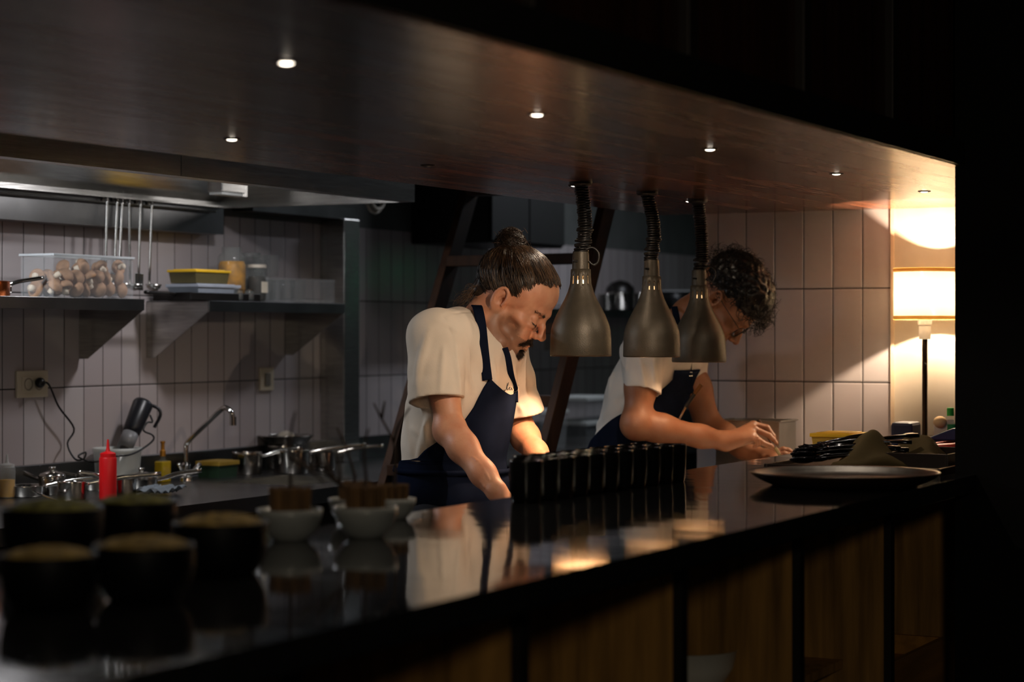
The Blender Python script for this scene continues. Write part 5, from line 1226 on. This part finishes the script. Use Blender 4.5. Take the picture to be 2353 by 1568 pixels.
# squeeze bottles
def squeeze(px, py, wpx, hpx, label, body, capm, fill=None):
    g_ = G(px, py, KB); g_[1] = min(g_[1], 4.20); g_[0] = XY(px, g_[1]); d = g_[:2] @ FW[:2]; R_ = wpx/2*d/F; h = hpx*d/F
    r = empty('squeeze_bottle', tuple(g_), label, 'bottle', 'plastic squeeze bottles')
    hb = h*.70
    MB().lathe([(.0001, 0), (R_*.94, 0), (R_, .004), (R_, hb*.97), (R_*.94, hb), (R_*.86, hb + .001)], n=32).build('bottle_body', body, r, smooth=True)
    MB().lathe([(R_*.90, hb), (R_*.90, hb + h*.065), (R_*.8, hb + h*.075), (R_*.30, hb + h*.10), (R_*.20, hb + h*.14), (R_*.10, h), (.0001, h)], n=32).build('cap', capm, r, smooth=True)
    if fill: MB().lathe([(.0001, .003), (R_*.93, .003), (R_*.93, hb*.6), (.0001, hb*.6)], n=28).build('oil', fill, r, smooth=True)
    return r
REDP = M('red_squeeze_plastic', rgb(190, 8, 14), .4, var=.03)
squeeze(248, 1148, 40, 138, 'red squeeze bottle standing among the pans on the back worktop', REDP, REDP)
squeeze(16, 1110, 38, 100, 'clear squeeze bottle of yellow oil at the left edge', M('thin_milky_plastic', (.68, .70, .68, 1), .4, alpha=.2), MILKY, M('yellow_oil', rgb(205, 150, 5), .3, var=.02))
# oil bottle with pourer
g_ = G(374, 1103, KB); g_[1] = 4.18; g_[0] = XY(374, 4.18); ob = empty('oil_bottle', tuple(g_), 'square glass oil bottle with a gold pourer between the bucket and the tap', 'bottle')
OILM = M('golden_oil', (.55, .38, .02, 1), .1, trans=.4, ior=1.4)
MB().cbox((0, 0, .035), (.048, .034, .070)).build('flask', OILM, ob, bevel=.004, rz=0) if False else MB().cbox((0, 0, .035), (.048, .034, .070)).build('flask', OILM, ob, bevel=.004)
MB().lathe([(.016, .070), (.009, .078), (.008, .088)], n=16).build('neck', GLASS, ob, smooth=True)
MB().lathe([(.0001, .086), (.010, .086), (.010, .104), (.0065, .108), (.0065, .128), (.0085, .130), (.0085, .136), (.0001, .137)], n=16).build('pourer', M('gold_pourer', rgb(190, 130, 50), .3, .7), ob, smooth=True)
# bucket and stick blender
g_ = G(270, 1092, KB); g_[1] = 4.195; g_[0] = XY(270, 4.195); bk = empty('white_bucket', tuple(g_), 'round translucent white bucket against the wall, holding a stick blender', 'bucket')
MB().lathe([(.0001, 0), (.066, 0), (.068, .003), (.076, .112), (.080, .113), (.080, .124), (.078, .125), (.0755, .120), (.066, .004)], n=48).build('bucket_body', MILKY, bk, smooth='all')
bl = empty('stick_blender', (g_[0], g_[1], KB + .006), 'stick blender with a black handle leaning out of the white bucket', 'blender')
a_, b_ = np.array([-.035, 0, .01]), np.array(WY(330, 925, 4.20)) - np.array([g_[0], g_[1], KB + .006])
ax = nrm(b_ - a_); L_ = np.linalg.norm(b_ - a_)
MB().tube([a_, a_ + ax*L_*.45], [.018, .016], 14).build('shaft', STEEL, bl, smooth='all')
MB().tube([a_ + ax*L_*.42, a_ + ax*L_*.62], [.026, .027], 20).build('collar', M('grey_plastic', rgb(120, 120, 122), .4), bl, smooth='all')
MB().tube([a_ + ax*L_*.60, a_ + ax*L_*.66, a_ + ax*L_*.97, a_ + ax*L_], [.027, .030, .034, .030], 20).build('motor_handle', M('black_blue_plastic', rgb(26, 27, 32), .35), bl, smooth='all')
R_s = RT; e0 = a_ + ax*L_*.97; MB().tube(bez([e0 + R_s*.02, e0 + R_s*.050 - UP*.012, e0 + R_s*.058 - UP*.035, e0 + R_s*.038 - UP*.075], 6), .0055, 8).build('loop_grip', M('black_blue_plastic', rgb(26, 27, 32), .35), bl, smooth='all')
cord = [WY(92, 880, 4.27), WY(112, 884, 4.25), WY(135, 935, 4.25), WY(170, 985, 4.25), WY(155, 1020, 4.25), WY(172, 1055, 4.22), WY(192, 1055, 4.2), WY(197, 1040, 4.2), WY(180, 1050, 4.2), WY(215, 1062, 4.18), WY(262, 1050, 4.0), WY(300, 1045, 3.97), WY(330, 1030, 3.98), WY(352, 1012, 4.02), WY(350, 1000, 4.05), WY(330, 990, 4.05), WY(338, 972, 4.06), WY(350, 970, 4.08), WY(345, 955, 4.1)]
o = MB().tube(bez(cord, 5), .0032, 6).build('power_cord', RUB, None, smooth='all'); tag(o, 'black cord curling down from the wall socket to the stick blender', 'cord')
def socket(px0, px1, py0, py1, label, double):
    p = WY((px0+px1)/2, (py0+py1)/2, 4.285); w_ = XY(px1, 4.285) - XY(px0, 4.285); h = (py1-py0)*(p[:2] @ FW[:2])/F
    r = empty('wall_socket', (p[0], 4.289, p[2]), label, 'socket', 'cream wall plates'); CR = M('cream_socket_plastic', rgb(200, 188, 165), .4, var=.04)
    MB().box((-w_/2, -.010, -h/2), (w_/2, 0, h/2)).build('plate', CR, r, bevel=.003)
    if double:
        MB().box((-w_*.36, -.013, -h*.28), (w_*.36, -.009, h*.28)).build('insert', CR, r, bevel=.001)
        Rx = Matrix.Rotation(PI/2, 3, 'X')
        for s_ in (-1, 1): MB().lathe([(.0001, .011), (.014, .011), (.016, .014), (.020, .014), (.020, .010)], c=(s_*w_*.17, 0, 0), n=24, R=Rx).build('outlet', M('outlet_grey', rgb(150, 135, 118), .5), r, smooth=True)  # outlets darker than the cream plate
    else:
        MB().box((-w_*.20, -.014, -h*.30), (w_*.20, -.009, h*.25)).build('rocker', M('grey_rocker', rgb(120, 112, 100), .5), r, bevel=.002)
    return r
socket(37, 108, 852, 914, 'double wall socket with the black plug in its right outlet', True)
socket(596, 627, 845, 898, 'narrow single wall switch plate right of the tap', False)
pg = MB().tube([WY(92, 880, 4.272), WY(92, 880, 4.235)], [.017, .014], 14).build('plug', RUB, None, smooth='all'); tag(pg, 'round black plug in the double wall socket', 'plug')
# tap
g_ = G(428, 1108, KB); g_[1] = 4.14; g_[0] = XY(428, 4.14); tp = empty('kitchen_tap', tuple(g_), 'chrome two-handled tap with a long bent spout over the sink', 'tap')
d = g_[:2] @ FW[:2]
def tpt(px, py, dd=0): return P(px, py, d + dd) - g_
MB().lathe([(.024, 0), (.022, .012), (.013, .018), (.013, .05), (.016, .055), (.012, .062)], n=20).build('base_body', CHROME, tp, smooth=True)
MB().tube(bez([tpt(428, 1065), tpt(427, 1035), tpt(432, 1015), tpt(470, 978, -.05), tpt(508, 942, -.1), tpt(520, 938, -.12), tpt(531, 948, -.13), tpt(535, 962, -.13)], 6), .0085, 12).build('spout', CHROME, tp, smooth='all')
MB().tube([tpt(535, 958, -.13), tpt(535, 978, -.13)], .0115, 12).build('aerator', CHROME, tp, smooth=True)
for px, nm in ((412, 'handle'), (452, 'handle')):
    MB().tube(bez([tpt(430, 1095), tpt((430+px)/2, 1085, -.02), tpt(px + (8 if px > 430 else -2), 1066, -.03)], 4), [.009]*4 + [.007]*5, 10).build(nm, CHROME, tp, smooth='all')
# cloth, green tub, scraper, spoon, plastic boxes
rag = np.zeros((22, 16, 3)); g_ = G(362, 1128, KB); g_[1] = 3.86; g_[0] = XY(362, 3.86)
for i in range(22):
    for j in range(16):
        u, v = (i/21 - .5)*.16, (j/15 - .5)*.10; rag[i, j] = (g_[0] + u, g_[1] + v, KB + .006 + .011*abs(math.sin(i*.7 + j*.35)) + .006*math.sin(j*.9 - i*.3) + .006)
o = sheet('dish_cloth', rag, M('grey_blue_cloth', rgb(92, 98, 104), .95, bump=.4), None, .003); tag(o, 'crumpled grey dish cloth beside the sink', 'cloth')
g_ = G(500, 1100, KB); g_[1] = 4.16; g_[0] = XY(500, 4.16); tub((g_[0], g_[1], KB), (.11, .09, .042), 'dark green tub with a yellow lid between the tap and the pans', M('dark_green_plastic', rgb(34, 56, 38), .4), M('ochre_lid', rgb(150, 120, 40), .5))
sp = empty('long_spoon', tuple(G(110, 1150, KB)), 'long steel spoon lying diagonally in front of the pans at left', 'spoon')
p0, p1 = G(72, 1128, KB + .02) - G(110, 1150, KB), G(140, 1156, KB + .003) - G(110, 1150, KB)
MB().tube([p0, p1], .0035, 8).build('handle', CHROME, sp, smooth=True); MB().ball(p1 + np.array([.012, -.006, .003]), (.022, .013, .004), 14).build('spoon_bowl', CHROME, sp, smooth='all')
wh = tub((XY(1240, 3.95), 3.98, KB), (.26, .20, .15), 'clear plastic storage box with a white lid, left of the ladder stile', CLEAR, MILKY)
wh['category'] = 'box'; b2 = XY(1330, 3.97)
for z, lb in ((0, 'lower clear storage box stacked behind the second chef'), (.108, 'upper clear storage box stacked behind the second chef')):
    t = tub((b2 + .02, 3.97, KB + z), (.34, .22, .088), lb, CLEAR, MILKY); t['category'] = 'box'; t['group'] = 'clear storage boxes on the back worktop'

# ================================================================ shelf things (left shelves)
# mushroom box
x0, x1 = 4.835, 5.215; bxz = HC + .1025
mb_ = empty('mushroom_box', ((x0+x1)/2, 4.155, bxz), 'clear open plastic box of brown mushrooms on the left shelf', 'box')
part(frame_(MB(), x0, x1, 4.045, 4.172, bxz, bxz + .128, .002).box((x0, 4.045, bxz), (x1, 4.172, bxz+.002)), 'box_body', CLEAR, mb_)
part(frame_(MB(), x0-.004, x1+.004, 4.041, 4.176, bxz+.124, bxz+.131, .006), 'box_rim', M('pale_plastic_rim', rgb(190, 195, 198), .4), mb_, bevel=.001)
MC = M('mushroom_cap_brown', rgb(168, 128, 96), .7, var=.25, scale=30); MS = M('mushroom_stem_cream', rgb(226, 210, 188), .7, var=.08)
def mushroom():
    r = empty('mushroom', (0, 0, 0), '', 'mushroom', 'brown mushrooms in the clear box')
    MB().lathe([(.0001, .022), (.010, .021), (.019, .016), (.025, .007), (.026, .0), (.022, -.004), (.017, -.003), (.0001, .0)], n=24).build('mushroom_top', MC, r, smooth='all')
    MB().lathe([(.0001, -.022), (.009, -.021), (.010, -.012), (.0085, .0), (.0001, .001)], n=14).build('stem', MS, r, smooth='all'); return r
m0 = None; rn = random.Random(3); k_ = 0
lay = [(0, 7, 2), (1, 7, 2), (2, 4, 2)]
for lv, nx_, ny_ in lay:
    for i in range(nx_):
        for j in range(ny_):
            if lv == 2 and i == 0: continue
            x = x0 + .033 + (x1-x0-.066)*((i + .5*(lv % 2)*.6)/(nx_ - .4) if lv else i/(nx_-1)) + (.05 if lv == 2 else 0); x = min(x, x1-.032)
            y = 4.075 + .075*j + rn.uniform(-.006, .006); z = bxz + .028 + lv*.034 + rn.uniform(-.003, .004)
            rot = (rn.uniform(-2.6, 2.6), rn.uniform(-.9, .9), rn.uniform(0, 6))
            lab = 'brown mushroom, %s layer of the clear box, %s from the left, %s' % (('bottom', 'middle', 'top')[lv], words_[i], ('nearest the front', 'behind the front ones', 'against the wall side')[j])
            if m0 is None: m0 = mushroom(); o = m0; o.location = (x, y, z); o.rotation_euler = rot
            else: o = dup(m0, (x, y, z), rot=rot, scale=rn.uniform(.9, 1.1))
            o['label'] = lab
# copper pan
cp_ = empty('copper_pan', (4.63, 4.155, bxz), 'copper saucepan with a steel bracketed handle at the left end of the shelf', 'pan')
COP = M('copper_pan_metal', rgb(190, 100, 50), .25, .95, var=.15)
MB().lathe([(.0001, 0), (.090, 0), (.092, .003), (.092, .043), (.094, .044), (.090, .045), (.089, .004), (.0001, .003)], n=48).build('pan_body', COP, cp_, smooth=True)
MB().tube(bez([(.090, -.02, .030), (.12, -.05, .045), (.19, -.085, .058)], 6), .006, 8, flat=.6).build('handle', CHROME, cp_, smooth='all')
MB().cbox((.088, -.022, .022), (.014, .05, .022)).build('handle_bracket', CHROME, cp_, bevel=.003)
for dx in (-.10, -.16): pass
# ladles on the rail
def ladle(sph, L_=.262):
    r = empty('ladle', (0, 0, 0), '', 'ladle', 'steel ladles hanging from the rail')
    MB().tube(bez([(0, .012, .006), (0, .008, .017), (0, -.002, .018), (0, -.006, .008), (0, -.004, -.02), (0, -.004, -L_)], 4), .0046, 7).build('handle', STEEL, r, smooth='all')
    if sph: MB().lathe([(.0001, -.022), (.012, -.019), (.022, -.011), (.027, .0), (.0255, .0), (.020, -.010), (.0001, -.0205)], c=(0, -.022, -L_ + .004), n=24).build('bowl', STEEL, r, smooth='all')
    else: MB().cbox((0, -.006, -L_ + .012), (.045, .003, .055)).build('turner_blade', STEEL, r, bevel=.001)
    return r
lp = ladle(True); ls = ladle(False)
spots = [(243, 4.185, .03, 0), (266, 4.185, .05, 1), (278, 4.185, .07, 0), (294, 4.185, -.02, 0), (320, 4.185, .04, 1), (346, 4.185, .05, 0)]
nm = ['leftmost', 'second from the left', 'third from the left', 'fourth from the left', 'fifth from the left', 'rightmost']
used = set()
for i, (px, y, ti, kd) in enumerate(spots):
    src = ls if kd else lp; loc = (XY(px, y), y, HC + .412)
    if kd in used: o = dup(src, loc, rot=(0, ti, 0))
    else: o = src; o.location = loc; o.rotation_euler = (0, ti, 0); used.add(kd)
    o['label'] = 'long steel %s hanging from the hood rail, %s of the six' % (('ladle', 'turner')[kd], nm[i])
    if kd: o['category'] = 'turner'
# baking tray, tubs, jars
bt = empty('baking_tray', (5.80, 4.14, bxz), 'black baking tray with a short handle at the left end of the right shelf', 'tray')
part(frame_(MB(), 5.52, 5.92, 4.045, 4.20, bxz, bxz+.026, .003).box((5.52, 4.045, bxz), (5.92, 4.20, bxz+.003)), 'tray_body', IRON, bt, bevel=.001)
part(MB().tube(bez([(5.52, 4.11, bxz+.02), (5.46, 4.11, bxz+.022), (5.36, 4.11, bxz+.024)], 4), .006, 8), 'handle', IRON, bt, smooth='all')
t1 = tub((XY(477, 4.10)+.012, 4.125, bxz + .0265), (.235, .125, .018), 'flat white lidded tub on the black baking tray', M('white_tub_plastic', rgb(150, 158, 170), .4), M('pale_blue_lid', rgb(160, 166, 178), .4), lidh=.010)
t2 = tub((XY(472, 4.10)+.0, 4.125, bxz + .0585), (.190, .11, .036), 'clear tub with a bright yellow lid stacked on the white tub', M('murky_clear_plastic', rgb(96, 88, 60), .25), YEL, lidh=.008)
def jar(px, Y, Rj, h, label, fill=None, lidm=None, fh=.8, neck=.72, lab_=False):
    r = empty('glass_jar', (XY(px, Y), Y, bxz), label, 'jar', 'glass jars on the right shelf')
    MB().lathe([(.0001, .002), (Rj*.9, .001), (Rj, .006), (Rj, h*.78), (Rj*.92, h*.86), (Rj*neck, h*.90), (Rj*neck, h), (Rj*neck*.93, h), (Rj*neck*.93, h*.90), (Rj*.88, h*.84), (Rj*.95, h*.77), (Rj*.95, .008), (.0001, .007)], n=40).build('jar_glass_body', GLASS, r, smooth='all')
    if fill: MB().lathe([(.0001, .008), (Rj*.93, .009), (Rj*.93, h*fh*.9), (Rj*.8, h*fh), (.0001, h*fh)], n=32).build('contents', fill, r, smooth='all')
    if lidm: MB().lathe([(Rj*neck*1.08, h*.93), (Rj*neck*1.08, h*1.01), (Rj*neck, h*1.02), (.0001, h*1.02)], n=32).build('lid', lidm, r, smooth=True)
    if lab_: MB().box((-.018, -Rj-.001, h*.25), (.018, -Rj+.001, h*.55)).build('label_sticker', M('paper', rgb(235, 225, 205), .8), r)
    return r
LEM = M('pickled_lemon', rgb(215, 150, 30), .5, var=.5, scale=24, bump=.6, bscale=30)
jar(533, 4.13, .050, .188, 'large open jar of yellow pickled fruit on the right shelf', LEM, None, .74)
jar(577, 4.22, .044, .175, 'tall clear jar with a glass stopper behind the white-lidded jar', None, M('frosted_stopper', rgb(190, 190, 190), .2, trans=.6))
jar(590, 4.10, .033, .128, 'dark jar with a white lid and a paper label', M('dark_spice', rgb(46, 30, 20), .7, var=.4), M('white_plastic', rgb(225, 215, 200), .5), .7, .95, True)
jar(548, 4.055, .016, .040, 'tiny steel topped jar before the big fruit jar', M('dark_spice', rgb(46, 30, 20), .7), CHROME, .7, .9)
jar(572, 4.055, .018, .040, 'tiny jar with a shiny lid before the white-lidded jar', M('dark_spice', rgb(46, 30, 20), .7), CHROME, .7, .9)
x_ = XY(605, 4.10)
cb = empty('clear_crate', (6.25, 4.15, bxz), 'large clear plastic crate of glasses at the right end of the right shelf', 'box')
xa, xb = XY(617, 4.06), 6.42
part(frame_(MB(), xa, xb, 4.06, 4.25, bxz, bxz+.085, .0025).box((xa, 4.06, bxz), (xb, 4.25, bxz+.003)), 'box_body', CLEAR, cb)
part(frame_(MB(), xa-.004, xb+.003, 4.056, 4.254, bxz+.080, bxz+.087, .006), 'box_rim', CLEAR, cb)
t0 = None
for i, (dx, y, z) in enumerate([(.05, 4.11, 0), (.12, 4.11, 0), (.19, 4.11, 0), (.26, 4.11, 0), (.05, 4.19, 0), (.12, 4.19, 0), (.19, 4.19, 0), (.08, 4.15, .087), (.15, 4.15, .087)]):
    loc = (xa + dx, y, bxz + .004 + z); lab = 'small clear drinking glass, %s' % ['first of the front row in the clear crate', 'second of the front row in the clear crate', 'third of the front row in the clear crate', 'last of the front row in the clear crate', 'first of the back row in the clear crate', 'second of the back row in the clear crate', 'last of the back row in the clear crate', 'left one stacked on top of the others', 'right one stacked on top of the others'][i]
    if t0 is None:
        t0 = MB().lathe([(.0001, 0), (.024, 0), (.026, .003), (.030, .078), (.0285, .078), (.0245, .006), (.0001, .005)], n=28).build('drinking_glass', GLASS, None, smooth='all', loc=loc); tag(t0, lab, 'glass', 'clear drinking glasses in the crate')
    else: dup(t0, loc, lab)
# far shelf pots
def far_pot(px, Rj, h, Y, label, mat, dome=False):
    r = empty('cooking_pot', (XY(px, Y), Y, HC + .1025), label, 'pot', 'pots on the far shelf')
    MB().lathe([(.0001, 0), (Rj*.92, 0), (Rj, .006), (Rj, h*.96), (Rj*1.05, h), (Rj*.97, h), (Rj*.95, .006), (.0001, .006)], n=36).build('pot_body', mat, r, smooth='all')
    if dome: MB().lathe([(Rj*1.03, h), (Rj*.95, h + Rj*.35), (Rj*.6, h + Rj*.7), (Rj*.1, h + Rj*.85), (.0001, h + Rj*.86)], n=36).build('lid', IRON, r, smooth='all')
    return r
far_pot(1393, .045, .075, 4.12, 'small steel pot at the left end of the far shelf', POT)
far_pot(1425, .07, .085, 4.12, 'steel pot under a black dome lid on the far shelf', POT, True)
far_pot(1470, .06, .085, 4.12, 'steel pot between the first and middle heat lamps', POT)
fb_ = empty('mixing_bowl', (XY(1548, 4.12), 4.12, HC + .1025), 'very wide dark steel mixing bowl behind the middle heat lamp', 'bowl')
MB().lathe([(.0001, 0), (.07, 0), (.12, .03), (.155, .080), (.162, .100), (.167, .101), (.164, .103), (.157, .100), (.148, .078), (.11, .032), (.0001, .006)], n=48).build('bowl_body', DSTEEL, fb_, smooth='all')
MB().lathe([(.162, .098), (.169, .101), (.162, .104)], n=48).build('bright_rim', M('white_enamel', rgb(200, 200, 200), .3), fb_, smooth='all')
# unseen green sign, added so that its small reflection shows on the tiles
gs = MB().box((9.93, 2.611, HC + .31), (10.05, 2.631, HC + .33)).build('unseen_green_sign', M('green_led', (0, 1, .4, 1), emit=(.05, 1, .45, 1), es=10), None); tag(gs, 'small unseen green lit sign added for its reflection on the back tiles', 'light')
